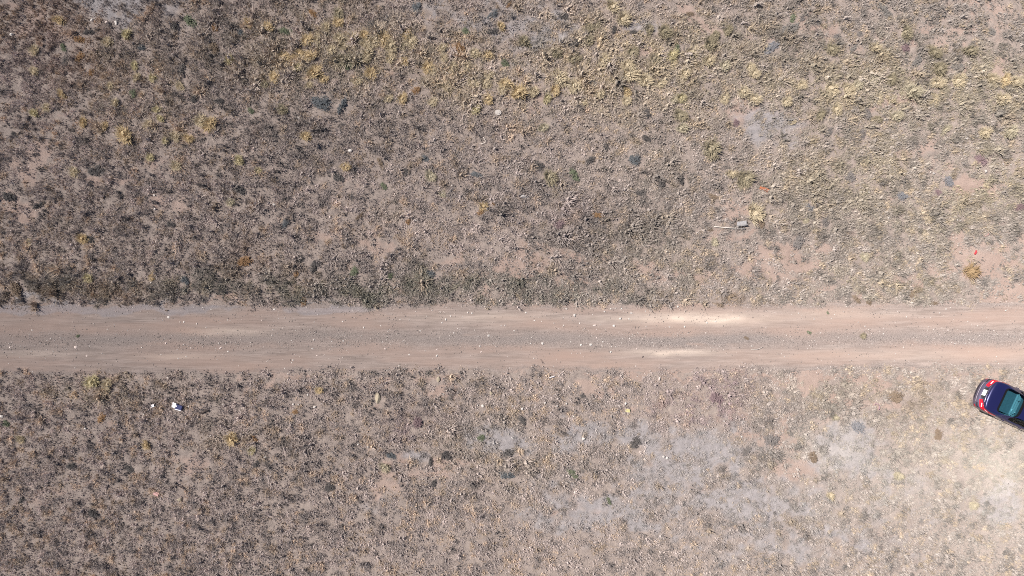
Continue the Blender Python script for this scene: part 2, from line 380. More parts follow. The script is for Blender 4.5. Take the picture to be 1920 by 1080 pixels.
# ------------------------------------------------------------------ uncountable cover: geometry-node scatter of small plants
def scatter(name, protos, P, rot, scl, colr, idx, mat):
    pc = bpy.data.collections.new(name + '_kinds')
    for k, me in enumerate(protos):
        me.materials.clear(); me.materials.append(mat)
        o = bpy.data.objects.new('%s_kind' % name, me); pc.objects.link(o)
        o.name = '%s_kind_%02d' % (name, k)
    me = bpy.data.meshes.new(name); n = len(P)
    me.vertices.add(n); me.vertices.foreach_set('co', P.astype(np.float32).ravel())
    a = me.attributes.new('rot', 'FLOAT_VECTOR', 'POINT'); a.data.foreach_set('vector', rot.astype(np.float32).ravel())
    a = me.attributes.new('scl', 'FLOAT_VECTOR', 'POINT'); a.data.foreach_set('vector', scl.astype(np.float32).ravel())
    a = me.attributes.new('col', 'FLOAT_COLOR', 'POINT'); a.data.foreach_set('color', np.concatenate([colr, np.ones((n, 1))], 1).astype(np.float32).ravel())
    a = me.attributes.new('idx', 'INT', 'POINT'); a.data.foreach_set('value', idx.astype(np.int32))
    me.materials.append(mat)
    o = bpy.data.objects.new(name, me); col.objects.link(o)
    ng = bpy.data.node_groups.new(name + '_scatter', 'GeometryNodeTree')
    ng.interface.new_socket('Geometry', in_out='INPUT', socket_type='NodeSocketGeometry'); ng.interface.new_socket('Geometry', in_out='OUTPUT', socket_type='NodeSocketGeometry')
    gi = ng.nodes.new('NodeGroupInput'); go = ng.nodes.new('NodeGroupOutput')
    ip = ng.nodes.new('GeometryNodeInstanceOnPoints'); ci = ng.nodes.new('GeometryNodeCollectionInfo')
    ci.inputs['Collection'].default_value = pc; ci.inputs['Separate Children'].default_value = True; ci.inputs['Reset Children'].default_value = True
    ip.inputs['Pick Instance'].default_value = True
    def na(nm, t):
        x = ng.nodes.new('GeometryNodeInputNamedAttribute'); x.data_type = t; x.inputs[0].default_value = nm; return x.outputs[0]
    L = ng.links.new
    L(gi.outputs[0], ip.inputs['Points']); L(ci.outputs[0], ip.inputs['Instance']); L(na('idx', 'INT'), ip.inputs['Instance Index'])
    L(na('rot', 'FLOAT_VECTOR'), ip.inputs['Rotation']); L(na('scl', 'FLOAT_VECTOR'), ip.inputs['Scale']); L(ip.outputs[0], go.inputs[0])
    md = o.modifiers.new('scatter', 'NODES'); md.node_group = ng
    return o

def mound(r, V, F, cx, cy, rad, hgt):
    """a small cushion of dense dry growth with a ragged outline"""
    n = 7; a0 = r.uniform(0, 6.28); i = len(V)
    for ring, (q, h) in enumerate(((1.0, -.25), (.74, .50), (.36, .92))):
        for k in range(n):
            a = a0 + 6.283 * (k + .5 * (ring % 2)) / n; rr = rad * q * r.uniform(.72, 1.28)
            V.append((cx + rr * math.cos(a), cy + rr * math.sin(a), hgt * (h + r.uniform(-.24, .24))))
    V.append((cx, cy, hgt * r.uniform(.75, 1.15)))
    for ring in (0, 1):
        for k in range(n):
            p = i + ring * n; q = p + n; k2 = (k + 1) % n
            F.append((p + k, p + k2, q + k)); F.append((p + k2, q + k2, q + k))
    for k in range(n): F.append((i + 2 * n + k, i + 2 * n + (k + 1) % n, i + 3 * n))
def cover_proto(seed, n_t, spread, rad, hgt, wid, nb):
    r = random.Random(seed); V, F = [], []
    for _ in range(n_t):
        a = r.uniform(0, 6.28); q = spread * math.sqrt(r.random()); s = r.uniform(.5, 1.25)
        mound(r, V, F, q * math.cos(a), q * math.sin(a), rad * s * .52, hgt * s * .82)
        blades(r, nb, rad * s, hgt * s, wid, 1.1, V, F, q * math.cos(a), q * math.sin(a), swirl=.7)
    return mesh_from('cover_%d' % seed, V, F)

EXCL = []          # room kept free for the individually built plants and stones
XR, YR = 35.0, 22.0
def jitter_points(dens):
    n = int(dens * 4 * XR * YR); return rng.uniform(-XR, XR, n), rng.uniform(-YR, YR, n)

def make_cover():
    protos = [cover_proto(100 + k, 7, .21, .078, .090, .016, 14) for k in range(5)] + \
             [cover_proto(120 + k, 3, .14, .12, .155, .018, 34) for k in range(5)] + \
             [cover_proto(140 + k, 15, .28, .042, .048, .012, 6) for k in range(4)]
    x, y = jitter_points(26); f = fields(x, y)
    X = 960 + PPM * x; Y = 540 - PPM * y
    rm = road_mask(x, y, .10); mid = fbm(x / .45, y / .45, 81, 3); big = fbm(x / 2.2, y / 1.6, 83, 3)
    p = .48 + .52 * sstep(.38, .60, mid * .7 + big * .3)
    p = p * (1 - .82 * f['bare']) * (1 - .30 * f['pale']) + .35 * f['dark'] + .4 * f['green'] + .25 * f['straw'] * (1 - f['bare'])
    p *= (1 - .45 * np.clip(f['white'], 0, 1))
    low = np.clip(((Y - 690) / 40), 0, 1)
    p = np.where(Y > 640, p * (.45 + .55 * low), p)
    nf = len(x) * 7 // 10; fine = np.zeros(len(x), bool); fine[:nf] = True; fine = rng.permutation(fine)
    pf = (.55 - .45 * f['bare']) * (1 - .3 * np.clip(f['white'], 0, 1))
    fine &= rng.random(len(x)) < pf; keep0 = (rng.random(len(x)) < p)
    keep = (keep0 | fine) & (rm < .3 + .6 * rng.random(len(x)) ** 3); fine = fine & ~keep0
    for (ex, ey, er) in EXCL:
        keep &= ((x - ex) ** 2 + (y - ey) ** 2) > er * er
    fine = fine[keep]; x, y, X, Y = x[keep], y[keep], X[keep], Y[keep]; f = {k: v[keep] for k, v in f.items()}; n = len(x)
    grey = np.array([.51, .44, .418]); c = np.tile(grey, (n, 1)) * (.76 + .58 * rng.random((n, 1)))
    t = rng.random((n, 1)); c = np.where(t < .18, c * np.array([1.10, 1.03, .88]), c); c = np.where(t > .83, c * np.array([.58, .59, .60]), c)  # the darkened share of tufts stands in for small specks of shadow
    def tint(k, colr, amt, c):
        w = (np.clip(f[k], 0, 1) * amt * rng.random(n) ** .6)[:, None]; return c * (1 - w) + np.array(colr) * (.75 + .5 * rng.random((n, 1))) * w
    c = tint('straw', (.62, .525, .38), .9, c); c = tint('dark', (.25, .225, .205), .85, c); c = tint('green', (.22, .225, .165), .8, c)
    c = tint('brown', (.38, .26, .17), .8, c); c = tint('purple', (.38, .28, .30), 1.0, c); c = tint('pale', (.44, .42, .43), .8, c); c = tint('white', (.56, .52, .48), .8, c)
    right = sstep(900, 1900, X)[:, None]; c = c * (1 - right * np.array([[.17, .14, .15]]))
    tall = rng.random(n); idx = np.where(tall < .42, rng.integers(0, 5, n), np.where(tall < .52 + .16 * f['straw'] + .2 * f['dark'] + .2 * f['green'], rng.integers(5, 10, n), rng.integers(10, 14, n)))
    idx = np.where(fine, rng.integers(10, 14, n), idx)
    s = rng.uniform(.65, 1.25, n) * (1 + .25 * np.clip(f['straw'] + f['green'], 0, 1)) * (1 - .3 * f['pale'])
    scl = np.stack([s, s, s * rng.uniform(.7, 1.35, n)], -1)
    lum = fbm(x / .7, y / .5, 87, 2); big_ = (idx >= 5) & (idx < 10); gz = 1 + big_ * sstep(.5, .65, lum) * np.clip(f['straw'] + f['dark'], 0, 1) * .7
    scl = scl * gz[:, None]; scl[:, 2] *= 1.15
    rot = np.stack([rng.normal(0, .12, n), rng.normal(0, .12, n), rng.uniform(0, 6.28, n)], -1)
    P = np.stack([x, y, surf_z(x, y)], -1)
    o = scatter('dry_ground_cover', protos, P, rot, scl, c, idx, M_cover)
    tag(o, 'low grey-brown dry grass and scrub covering the ground on both sides of the road', 'ground cover', kind='stuff')
    print('cover instances', n)

M_gravel, _nt, _b = new_mat('gravel_stone')
_c = attr(_nt, 'col', 'INSTANCER').outputs['Color']; _nt.links.new(_c, _b.inputs['Base Color']); _b.inputs['Roughness'].default_value = .9; _b.inputs['Diffuse Roughness'].default_value = .8
def make_gravel():
    protos = [stone_mesh('gravel_%d' % k, 300 + k, 1, .6) for k in range(6)]
    n = 60000; x = rng.uniform(-XR, XR, n); y = rng.uniform(-5.0, -.6, n); t = road_top(x); b = road_bot(x); v = (t - y) / (t - b)
    p = .16 + 1.3 * np.exp(-((v - .53) / .13) ** 2) + .6 * np.exp(-((v + .0) / .05) ** 2) + .5 * sstep(.92, 1.05, v) + .25 * (np.abs(v - .12) < .1)
    p *= sstep(.35, .6, fbm(x / 1.1, y / .4, 91, 3)) + .15
    k = (rng.random(n) < p * .6) & (v < 1.12) & (v > -.06); x, y = x[k], y[k]; n1 = len(x)
    n2 = 9000; x2 = rng.uniform(-XR, XR, n2); y2 = rng.uniform(-YR, YR, n2); f = fields(x2, y2)
    k = rng.random(n2) < (.12 + .6 * f['bare'] + .5 * f['pale']); k &= road_mask(x2, y2) < .1; x2, y2 = x2[k], y2[k]
    x = np.concatenate([x, x2]); y = np.concatenate([y, y2]); n = len(x)
    s = .014 + .034 * rng.random(n) ** 2.2; tone = rng.random((n, 1)); c = np.where(tone < .45, np.array([[.17, .145, .135]]), np.where(tone < .85, np.array([[.36, .30, .27]]), np.array([[.52, .47, .44]])))
    c = c * (.8 + .4 * rng.random((n, 1)))
    P = np.stack([x, y, surf_z(x, y)], -1); rot = np.stack([np.zeros(n), np.zeros(n), rng.uniform(0, 6.28, n)], -1)
    o = scatter('gravel', protos, P, rot, np.stack([s, s, s], -1), c, rng.integers(0, 6, n), M_gravel)
    tag(o, 'small loose gravel strewn along the dirt road and bare soil', 'gravel', kind='stuff'); print('gravel', n)
make_gravel()

# ------------------------------------------------------------------ countable plants, one object each
TUFTS = [tuft_mesh('grass_tuft_%d' % k, 500 + k) for k in range(8)]
SHRUBS = [shrub_mesh('shrub_%d' % k, 600 + k) for k in range(8)]
for me in TUFTS + SHRUBS: me.materials.append(M['gold'])
KIND = {
 'ochre': ('t', 'bunch_grass', 'grass tuft', 'ochre grass tufts'),  # material: (shape, object name, category, words)
 'gold': ('t', 'bunch_grass', 'grass tuft', 'golden grass tufts'), 'straw': ('t', 'bunch_grass', 'grass tuft', 'straw grass tufts'),
 'cream': ('t', 'bunch_grass', 'grass tuft', 'bleached grass tufts'), 'yellow': ('t', 'bunch_grass', 'grass tuft', 'yellow grass tufts'),
 'rust': ('s', 'dry_shrub', 'shrub', 'rusty brown shrubs'), 'olive': ('t', 'bunch_grass', 'grass tuft', 'olive grass tufts'),
 'green': ('s', 'green_shrub', 'shrub', 'green shrubs'), 'dark': ('s', 'dark_shrub', 'shrub', 'dark twiggy shrubs'),
 'blue': ('s', 'grey_shrub', 'shrub', 'blue-grey shrubs'), 'grey': ('s', 'grey_shrub', 'shrub', 'pale grey shrubs'),
 'mauve': ('s', 'dry_shrub', 'shrub', 'mauve shrubs'), 'brown': ('s', 'dry_shrub', 'shrub', 'dull brown shrubs')}
PLANTS = """
357 39 17 green|round bright green shrub near the top edge, upper left
154 227 9 gold|golden grass tuft just left of the biggest golden clump
231 251 16 gold|biggest bright golden grass clump in the left half, alone on bare grey ground
196 236 8 gold
352 258 9 gold|small bright gold tuft right of a pale one, right of the biggest golden clump
327 255 10 straw
309 264 7 yellow
276 231 10 straw
375 226 13 straw
392 231 14 gold
299 221 7 yellow
115 176 8 gold
62 212 8 yellow
86 201 9 straw
62 133 9 straw
63 91 10 straw
148 74 13 rust
148 105 13 rust
170 133 11 rust
107 36 10 gold
403 51 11 rust
466 42 9 gold
428 110 9 yellow
247 174 11 green
285 145 9 yellow
337 162 9 straw
252 121 8 yellow
255 145 8 straw
204 161 7 straw
293 205 8 yellow
215 192 8 straw
199 80 10 straw
236 64 10 yellow
470 207 9 green
327 51 14 dark
365 183 13 dark
121 113 11 dark
27 252 9 dark
118 88 10 green
400 90 14 brown
340 128 13 dark
165 60 11 dark
410 190 12 dark
265 90 11 blue
450 60 10 blue
504 50 10 gold
586 23 11 rust
634 23 12 olive
634 42 11 gold
611 52 10 straw
574 76 12 gold
595 74 10 straw
636 71 10 straw
660 68 11 straw
683 66 10 gold
719 71 14 gold
700 78 11 straw
685 83 11 straw
732 85 13 straw
763 63 10 gold
771 78 13 straw
689 97 13 straw
687 110 9 straw
730 111 11 straw
759 115 9 gold
755 87 7 olive
530 106 12 gold
558 101 10 gold
579 105 12 gold
620 93 10 straw
644 86 9 straw
587 137 14 gold|largest golden grass clump below the top row, left of the dark green shrub
514 144 12 gold
558 125 9 yellow
606 149 8 gold
652 123 13 green|dark green leafy shrub among the golden grass clumps near the top
802 126 11 gold
812 131 9 straw
848 125 10 straw
832 109 9 straw
830 89 9 straw
863 91 16 rust
888 99 10 straw
915 103 10 gold
877 125 9 straw
918 140 9 straw
888 153 12 straw
910 152 11 straw
947 156 12 gold
942 169 10 straw
915 183 10 gold
893 205 9 yellow
754 183 10 gold
728 185 8 straw
781 170 12 rust
812 189 9 straw
836 161 9 straw
695 138 12 gold
669 152 9 straw
579 161 8 straw
528 204 10 olive
496 158 8 olive
573 256 10 gold|small bright golden tuft standing alone in grey scrub, left of centre
603 192 22 blue|largest blue-grey shrub, in the upper scrub left of centre
641 199 15 blue
939 48 8 gold
955 8 9 rust
783 13 15 blue
697 46 14 dark
872 59 11 green
923 26 13 blue
947 117 11 green
923 59 13 dark
536 58 14 green
820 165 9 brown
984 78 12 olive
1006 80 8 dark
1148 11 14 straw
1169 35 15 straw
1106 50 10 olive
1121 46 9 olive
1152 55 10 dark
1188 58 9 dark
1218 56 10 olive
1247 59 14 olive
1105 74 10 olive
1078 83 15 dark
1293 27 9 rust
1341 67 10 olive
1365 58 10 olive
1377 50 8 dark
1261 103 12 yellow
1357 123 11 yellow
1330 114 12 straw
1298 97 13 straw
1330 85 14 olive
1177 122 13 straw
1180 138 17 straw
1261 123 9 straw
1049 145 16 straw
1078 161 14 straw
1113 156 10 blue
973 172 16 gold|large brown-gold grass clump with a deep black shadow, upper centre
1002 170 11 straw
1041 169 11 gold
1026 183 9 yellow
1126 177 11 straw
1175 172 10 gold
1149 150 8 straw
1094 193 8 straw
1277 183 10 yellow
1263 188 9 cream
1175 189 10 straw
1212 150 14 straw
1237 156 10 straw
1285 137 13 straw
1360 183 10 straw
1395 172 12 straw
1416 185 12 straw
1406 126 10 straw
1416 137 11 straw
1132 113 13 straw
1075 110 12 olive
1041 99 11 olive
1186 97 12 olive
1228 110 12 olive
1271 89 10 green
1212 212 14 dark
1277 215 14 olive
1279 239 11 cream
1020 239 9 cream
1212 258 11 dark
1336 279 18 olive
1381 231 10 mauve
1134 276 11 dark
1058 30 12 dark
1486 35 10 green
1504 34 9 dark
1571 67 11 dark
1699 62 13 olive
1612 63 9 dark
1641 90 11 straw
1561 91 13 olive
1698 89 11 mauve
1754 99 13 olive
1601 91 11 grey
1558 164 14 straw
1590 166 13 straw
1609 161 11 cream
1637 150 10 cream
1671 148 11 olive
1718 115 15 grey
1762 129 15 olive
1797 126 15 grey
1797 152 14 straw
1757 156 14 straw
1861 148 12 straw
1886 150 12 gold
1907 153 13 straw
1883 185 13 straw
1714 172 16 cream
1751 188 10 straw
1649 183 9 straw
1625 209 15 dark
1682 217 11 cream
1647 224 8 olive
1539 215 11 olive
1488 228 6 gold
1848 250 12 gold|cream-gold rounded grass clump with a black shadow, at the right
1898 246 13 cream
1474 192 10 straw
1502 161 11 straw
1569 204 11 straw
1553 247 12 dark
1617 250 13 dark
1448 89 18 blue
1480 54 22 grey
1660 21 18 grey
1534 40 12 dark
1773 243 9 yellow
1860 60 12 grey
1820 95 12 olive
177 317 20 dark|large round black-brown shrub in the left half, above a bare patch
136 320 10 straw
448 356 16 dark|round dark twiggy shrub left of centre, midway up the scrub
15 369 16 dark|dark reddish shrub cut by the left edge
153 446 10 gold|orange-gold tuft right beside a dark shrub, far left above the road
169 451 12 dark|dark shrub touching an orange-gold tuft, far left above the road
459 490 17 rust|largest rust-orange shrub, left of centre above the road
165 521 9 yellow|bright yellow tuft with pale stems, far left just above the road
281 295 8 yellow
330 311 10 straw
448 299 10 yellow
55 454 7 straw
431 380 8 cream
285 517 8 gold
162 384 7 dark
27 542 20 brown
319 422 11 dark
346 526 11 blue
70 385 12 dark
633 333 14 dark
649 313 9 gold
762 320 12 dark
829 363 7 cream
907 387 9 gold
903 397 10 rust
926 381 7 rust
719 349 10 green
534 419 11 blue
555 513 9 rust
587 502 16 dark
563 486 11 dark
665 510 13 green
673 405 9 brown
765 415 8 rust
807 330 11 cream
893 328 12 blue
797 295 12 blue
711 301 10 brown
569 566 10 rust|orange-brown shrub right at the upper road edge, left of centre
484 320 7 yellow
730 518 9 green
807 513 11 blue
1077 328 15 green|dark green bushy shrub in the middle of the upper scrub
1030 332 15 olive|yellow-olive clump just left of the dark green bushy shrub
1239 342 14 dark
1277 340 12 dark
1202 361 12 dark
1121 403 11 rust
1011 309 14 dark
1191 299 15 blue
1106 301 12 dark
1049 421 14 mauve
1400 333 18 olive
1372 325 10 straw
1416 400 17 straw
1330 430 8 rust
1340 454 8 yellow
1336 368 10 rust
1427 419 14 brown
1518 389 14 blue
1776 340 16 blue
1759 364 11 mauve
1913 389 12 mauve
1824 510 15 ochre|orange-brown dry clump on bare pink soil, far right above the road
1712 548 11 brown
1631 566 9 rust
1606 561 11 brown
1749 569 9 rust
1512 413 6 yellow
1499 451 18 dark
1622 481 9 yellow
1690 368 14 blue
1547 419 13 dark
1593 332 14 dark
1840 300 16 mauve
190 782 13 rust
170 718 13 yellow
200 722 11 straw
273 835 8 gold
433 823 13 gold
477 823 10 rust
472 843 8 yellow
598 732 8 gold
553 772 8 rust
38 825 8 straw
40 938 9 dark
173 962 14 dark
242 880 12 dark
132 873 12 dark
618 913 12 dark
480 870 11 dark
483 920 6 dark
10 795 10 green
900 820 11 green
952 850 15 dark
950 890 16 blue
1190 830 16 dark
837 855 14 dark
733 855 12 blue
807 867 9 dark
980 787 12 dark
720 877 10 cream
783 793 14 mauve
812 907 9 dark
1073 890 13 green
1093 742 7 dark
1142 940 9 green
1343 747 18 mauve
1683 743 20 brown|long low brown shrub below the road, left of the parked car
1568 783 7 yellow
1610 802 18 blue
1447 827 20 dark
1400 847 13 dark
1523 857 14 brown
1557 930 8 gold
1687 893 9 yellow
1827 947 9 yellow
1760 813 15 rust
146 630 5 green|tiny green plant growing between the wheel tracks, far left
1517 624 6 green|small green plant on the road between the wheel tracks, right of centre
1619 630 6 olive|olive plant on the road, right of the small green one
1552 586 4 green|tiny dark plant on the upper wheel track, right part of the road
1399 634 6 brown|dark dry plant on the gravel strip of the road, right of centre
"""
ORD = ['first', 'second', 'third', 'fourth', 'fifth', 'sixth', 'seventh', 'eighth', 'ninth', 'tenth', 'eleventh', 'twelfth']
NUM = ['', 'one', 'two', 'three', 'four', 'five', 'six', 'seven', 'eight', 'nine', 'ten', 'eleven', 'twelve']
def region(x, y):
    c = ['far left', 'at left', 'left of centre', 'right of centre', 'at right', 'far right'][min(5, int(x / 320))]
    r = 'along the top edge' if y < 100 else 'in upper scrub' if y < 200 else 'midway up the scrub' if y < 400 else 'just above the road' if y < 572 else \
        'on the upper wheel track' if y < 622 else 'on the middle gravel strip' if y < 656 else 'on the lower wheel track' if y < 694 else 'just below the road' if y < 820 else 'near the bottom'
    return r + ', ' + c
def number_labels(items):
    """items: [key words, px, py, object]; label each by its order from the left within its area"""
    g = {}
    for it in items: g.setdefault((it[0], region(it[1], it[2])), []).append(it)
    for (w, reg), L in g.items():
        L.sort(key=lambda t: t[1])
        for i, it in enumerate(L):
            n = len(L); one = w[:-1] if w.endswith('s') else w
            if n == 1: lab = 'only %s %s' % (one, reg)
            elif i == 0: lab = 'leftmost of %s %s %s' % (NUM[n] if n < 13 else 'the', w, reg)
            elif i == n - 1: lab = 'rightmost of %s %s %s' % (NUM[n] if n < 13 else 'the', w, reg)
            elif i < 12: lab = '%s from left of %s %s %s' % (ORD[i], NUM[n] if n < 13 else 'the', w, reg)
            else: lab = '%s from right of the %s %s' % (ORD[n - 1 - i], w, reg)
            it[3]['label'] = lab
auto = []
for k, line in enumerate(PLANTS.strip().splitlines()):
    d, _, lab = line.partition('|'); px, py, r_, kd = d.split(); px, py, r_ = float(px), float(py), float(r_)
    shp, nm, cat, words = KIND[kd]
    if px > 1280: words = {'gold': KIND['straw'][3] if py > 200 else words, 'yellow': KIND['cream'][3], 'rust': KIND['brown'][3]}.get(kd, words)
    me = (TUFTS if shp == 't' else SHRUBS)[k % 8]
    o = bpy.data.objects.new(nm, me); col.objects.link(o)
    o.material_slots[0].link = 'OBJECT'; o.material_slots[0].material = M[{'dark': 'dusk', 'blue': 'slate', 'gold': 'straw' if py > 200 else 'gold', 'yellow': 'cream', 'rust': 'brown', 'mauve': 'mauve'}.get(kd, kd) if px > 1280 else kd]
    s = r_ / PPM * (1.12 if shp == 't' else 1.05); hh = s * (random.uniform(1.3, 1.8) if shp == 't' else random.uniform(.6, .85) * (.7 if px > 1280 else 1))
    x, y = W(px, py, .5 * hh * .6)
    o.location = (x, y, float(surf_z(x, y)) - .01); a = random.uniform(.85, 1.15) if shp == 't' else random.uniform(.7, 1.4); EXCL.append((x, y, s * .8))
    EXCL.append((x + math.cos(SH) * s * .8, y - math.sin(SH) * s * .8, s * .5))
    o.scale = (s * a, s / a, hh); o.rotation_euler = (random.gauss(0, .08), random.gauss(0, .08), random.uniform(0, 6.28))
    tag(o, lab or None, cat, {'t': 'dry grass tufts scattered over the scrubland', 's': 'small shrubs scattered over the scrubland'}[shp])
    if not lab: auto.append([words, px, py, o])
number_labels(auto)

# ------------------------------------------------------------------ countable stones
M_white = plain('white_stone', (.52, .475, .44), .9, var=.28, scale=5)
M_pink = plain('pinkish_stone', (.56, .46, .42), .9, var=.15, scale=14)
M_darks = plain('dark_stone', (.13, .10, .095), .9, var=.2, scale=14)
M_tan = plain('tan_stone', (.34, .285, .21), .9, var=.2, scale=14)
STONES = [stone_mesh('stone_%d' % k, 400 + k, 2, .62) for k in range(7)]
for me in STONES: me.materials.append(M_white)
SLIST = """
315 595 3.4 w|337 604 2.4 w|344 604 2.6 w|369 607 1.8 w|426 600 1.8 w|386 614 1.6 w|142 651 3.4 p|162 667 2.8 p|191 663 2 w|311 644 3.2 p|414 652 3 p|427 659 2.2 w
334 672 2.4 w|349 668 2.2 w|60 619 1.6 w|201 618 1.8 w|19 652 3.2 p|315 708 2.8 w|302 665 1.7 w|266 652 1.8 w|380 577 1.9 w
514 580 2.2 w|589 604 1.9 w|642 603 2.7 w|682 614 2.4 w|750 599 1.9 w|767 600 1.8 w|788 620 2.2 w|714 611 1.7 w|622 640 2.3 w|589 637 2.4 w|644 639 2.3 w|586 654 2.4 w
549 675 2.6 w|547 680 1.9 w|548 664 2.2 d|594 667 2.4 p|829 605 2.4 w|836 599 3 w|845 593 2.7 w|877 586 2.6 w|885 587 2.3 w|916 629 3 w|900 649 3.2 w|902 660 2.5 p
819 667 2.7 w|819 655 2.2 p|797 658 1.8 w|767 665 2.2 w|748 686 1.9 w|890 619 1.7 w|940 610 1.6 w|947 610 1.7 w|534 691 1.7 w|490 601 2.2 p|851 624 1.8 w|722 654 2 p
986 586 3 w|1077 591 3.6 w|1062 579 2.2 w|1002 601 2.7 w|1039 606 1.9 w|1057 610 1.7 w|1087 606 2.1 w|1111 590 1.8 w|1134 584 2.7 w|1145 579 1.8 w|1165 579 2.2 w|1164 597 4.4 w
1180 598 2.2 w|1184 587 2.4 w|1210 584 2 w|1151 611 3.6 w|1115 610 3 p|1256 613 2 w|1284 613 2.7 w|1326 605 2.7 w|1342 603 2.8 w|1271 575 3 w|1119 633 2.8 p|1017 644 3.2 w
1070 641 2 w|1090 647 4 w|1108 646 3.6 w|1130 641 2 w|1145 660 3.2 w|1181 635 2 w|1194 654 2.2 p|1206 669 3 d|1001 672 1.9 w|1017 680 2.2 d|1410 649 2 w|1253 654 1.9 w|964 620 2 w|995 644 2.1 w
1527 598 2.3 w|1587 575 2.2 w|1815 603 2.1 w|1774 579 2 w|1782 577 1.8 w|1762 587 1.9 w|1700 594 1.9 w|1610 604 1.8 w|1622 612 1.9 w|1791 644 2 w|1810 644 2 w|1902 630 2 w|1745 596 1.8 w|1869 669 1.8 p|1887 582 1.9 w
172 37 4.6 w|200 41 3.6 p|217 42 4.8 w|20 64 5 w|560 220 4.6 w|656 282 5 w|513 383 4.2 w|291 392 3 w|289 366 2.6 w|273 362 2.2 w|67 395 1.8 w|33 530 1.9 w|284 530 1.9 w|475 535 1.8 w|40 314 2 w|396 580 1.7 w
1181 393 2.6 w|1196 402 1.9 w|1269 388 2 w|1306 437 1.9 w|1291 407 2 w|1204 430 2.2 w|1223 431 2.2 w|1350 413 2.6 w|1310 456 1.9 w|1007 399 2.4 w|1175 539 2.8 w|1185 437 1.8 w|1222 408 1.7 w|985 422 1.8 w
1510 320 3.8 w|1522 318 3.8 w|1475 306 2.8 w|1488 326 2.2 w|1751 325 3 w|1847 321 4.4 w|1614 361 2.8 w|1621 363 3 w|1628 361 2.6 w|1665 408 3.4 w|1723 425 3.2 w|1790 406 3.2 w|1794 412 3 w|1800 414 2.4 w
1498 434 2.2 w|1463 436 2.8 w|1468 437 2.2 w|1741 544 1.9 w|1744 323 2.2 w|1812 260 4 w|1880 308 2.2 w|1895 309 2 w|1765 410 2 w|1707 417 1.8 w
676 558 2.8 w|739 539 2.4 w|705 542 2 w|806 560 2.6 w|779 413 3 w|619 407 4 p|847 348 2.2 w
160 803 3 w|270 777 2.8 w|139 797 1.8 w|354 762 2.6 w|577 740 2.6 w|550 758 3 w|560 758 1.9 w|590 763 3.2 w|603 756 2 w|395 817 3 w|419 758 2 w|497 857 3.2 w|456 757 2 w|337 937 5.4 t|3 780 5 w
707 748 11 t|921 738 6.4 t|822 711 6.4 t|905 761 3.4 w|896 760 2.4 w|980 766 3.4 w|1062 757 2.6 w|1045 761 2.6 w|1173 757 4.6 w|1162 761 3.2 w|1022 755 2.4 w|783 739 2 w|831 739 2 w|961 761 2 w
1094 823 5 w|1244 856 4.4 w|1251 859 4 w|700 840 4 w|690 838 3 w|672 833 2.6 w|961 821 3.4 w|1035 943 2.4 w|1767 732 2.6 w|1390 818 2.4 w|1357 789 2 w|1683 818 2 w|1708 713 1.9 w|1236 710 4.4 p
""".replace('\n', '|')
SPECIAL = {(707,748): 'largest tan boulder with a black shadow just below the road', (921,738): 'flat cream stone with a dark shadow below the road, near the centre',
 (822,711): 'upright pale tan stone at the lower road edge, left of centre', (1164,597): 'largest white stone lying on the upper wheel track',
 (1090,647): 'largest white stone on the middle gravel strip', (1206,669): 'dark brown stone on the lower wheel track, right of centre', (1017,680): 'small black stone on the lower wheel track near the centre',
 (337,937): 'pale rounded rock below the bent stick, lower left', (548,664): 'small black stone on the lower wheel track, left of centre', (1173,757): 'largest white stone beside a yellow pad, below the road'}
MS = {'w': (M_white, 'white stones'), 'p': (M_pink, 'pinkish stones'), 'd': (M_darks, 'dark stones'), 't': (M_tan, 'tan rocks')}
auto = []
for k, s_ in enumerate([t for t in SLIST.split('|') if t.strip()]):
    px, py, r_, kd = s_.split(); px, py, r_ = float(px), float(py), float(r_)
    o = bpy.data.objects.new('stone', STONES[k % 7]); col.objects.link(o)
    o.material_slots[0].link = 'OBJECT'; o.material_slots[0].material = MS[kd][0]
    s = r_ / PPM * .92 * random.uniform(.85, 1.1); x, y = W(px, py, s * .5); z = float(surf_z(x, y)); onroad = 572 < py < 694; EXCL.append((x, y, s * 1.1 + .05))
    lift = 0 if onroad else min(.05, .6 * s + .015)
    o.location = (x, y, z + lift - s * .12); a = random.uniform(.8, 1.2); o.scale = (s * a, s / a, s * random.uniform(.8, 1.1) * (.75 if kd == 't' else 1)); o.rotation_euler = (random.gauss(0, .15), random.gauss(0, .15), random.uniform(0, 6.28))
    tag(o, SPECIAL.get((int(px), int(py))), 'stone', 'loose stones on the road' if onroad else 'loose stones lying in the scrub')
    if (int(px), int(py)) not in SPECIAL: auto.append([MS[kd][1], px, py, o])
number_labels(auto)

# ------------------------------------------------------------------ litter and sticks
def link(name, me, parent=None, mat=None):
    o = bpy.data.objects.new(name, me); col.objects.link(o)
    if mat: me.materials.clear(); me.materials.append(mat)
    if parent: o.parent = parent
    return o
def empty(name, loc, rz=0):
    o = bpy.data.objects.new(name, None); col.objects.link(o); o.location = loc; o.rotation_euler = (0, 0, rz); o.empty_display_size = .2; return o
def box_bm(bm, c, s, bev=.004, rot=None):
    r = bmesh.ops.create_cube(bm, size=1); vs = r['verts']
    bmesh.ops.scale(bm, vec=s, verts=vs)
    if rot: bmesh.ops.rotate(bm, matrix=Euler(rot).to_matrix(), verts=vs)
    bmesh.ops.translate(bm, vec=c, verts=vs)
    if bev:
        es = list({e for v in vs for e in v.link_edges}); bmesh.ops.bevel(bm, geom=es, offset=bev, segments=2, affect='EDGES')
def bm_mesh(name, f):
    bm = bmesh.new(); f(bm); me = bpy.data.meshes.new(name); bm.to_mesh(me); bm.free(); return me
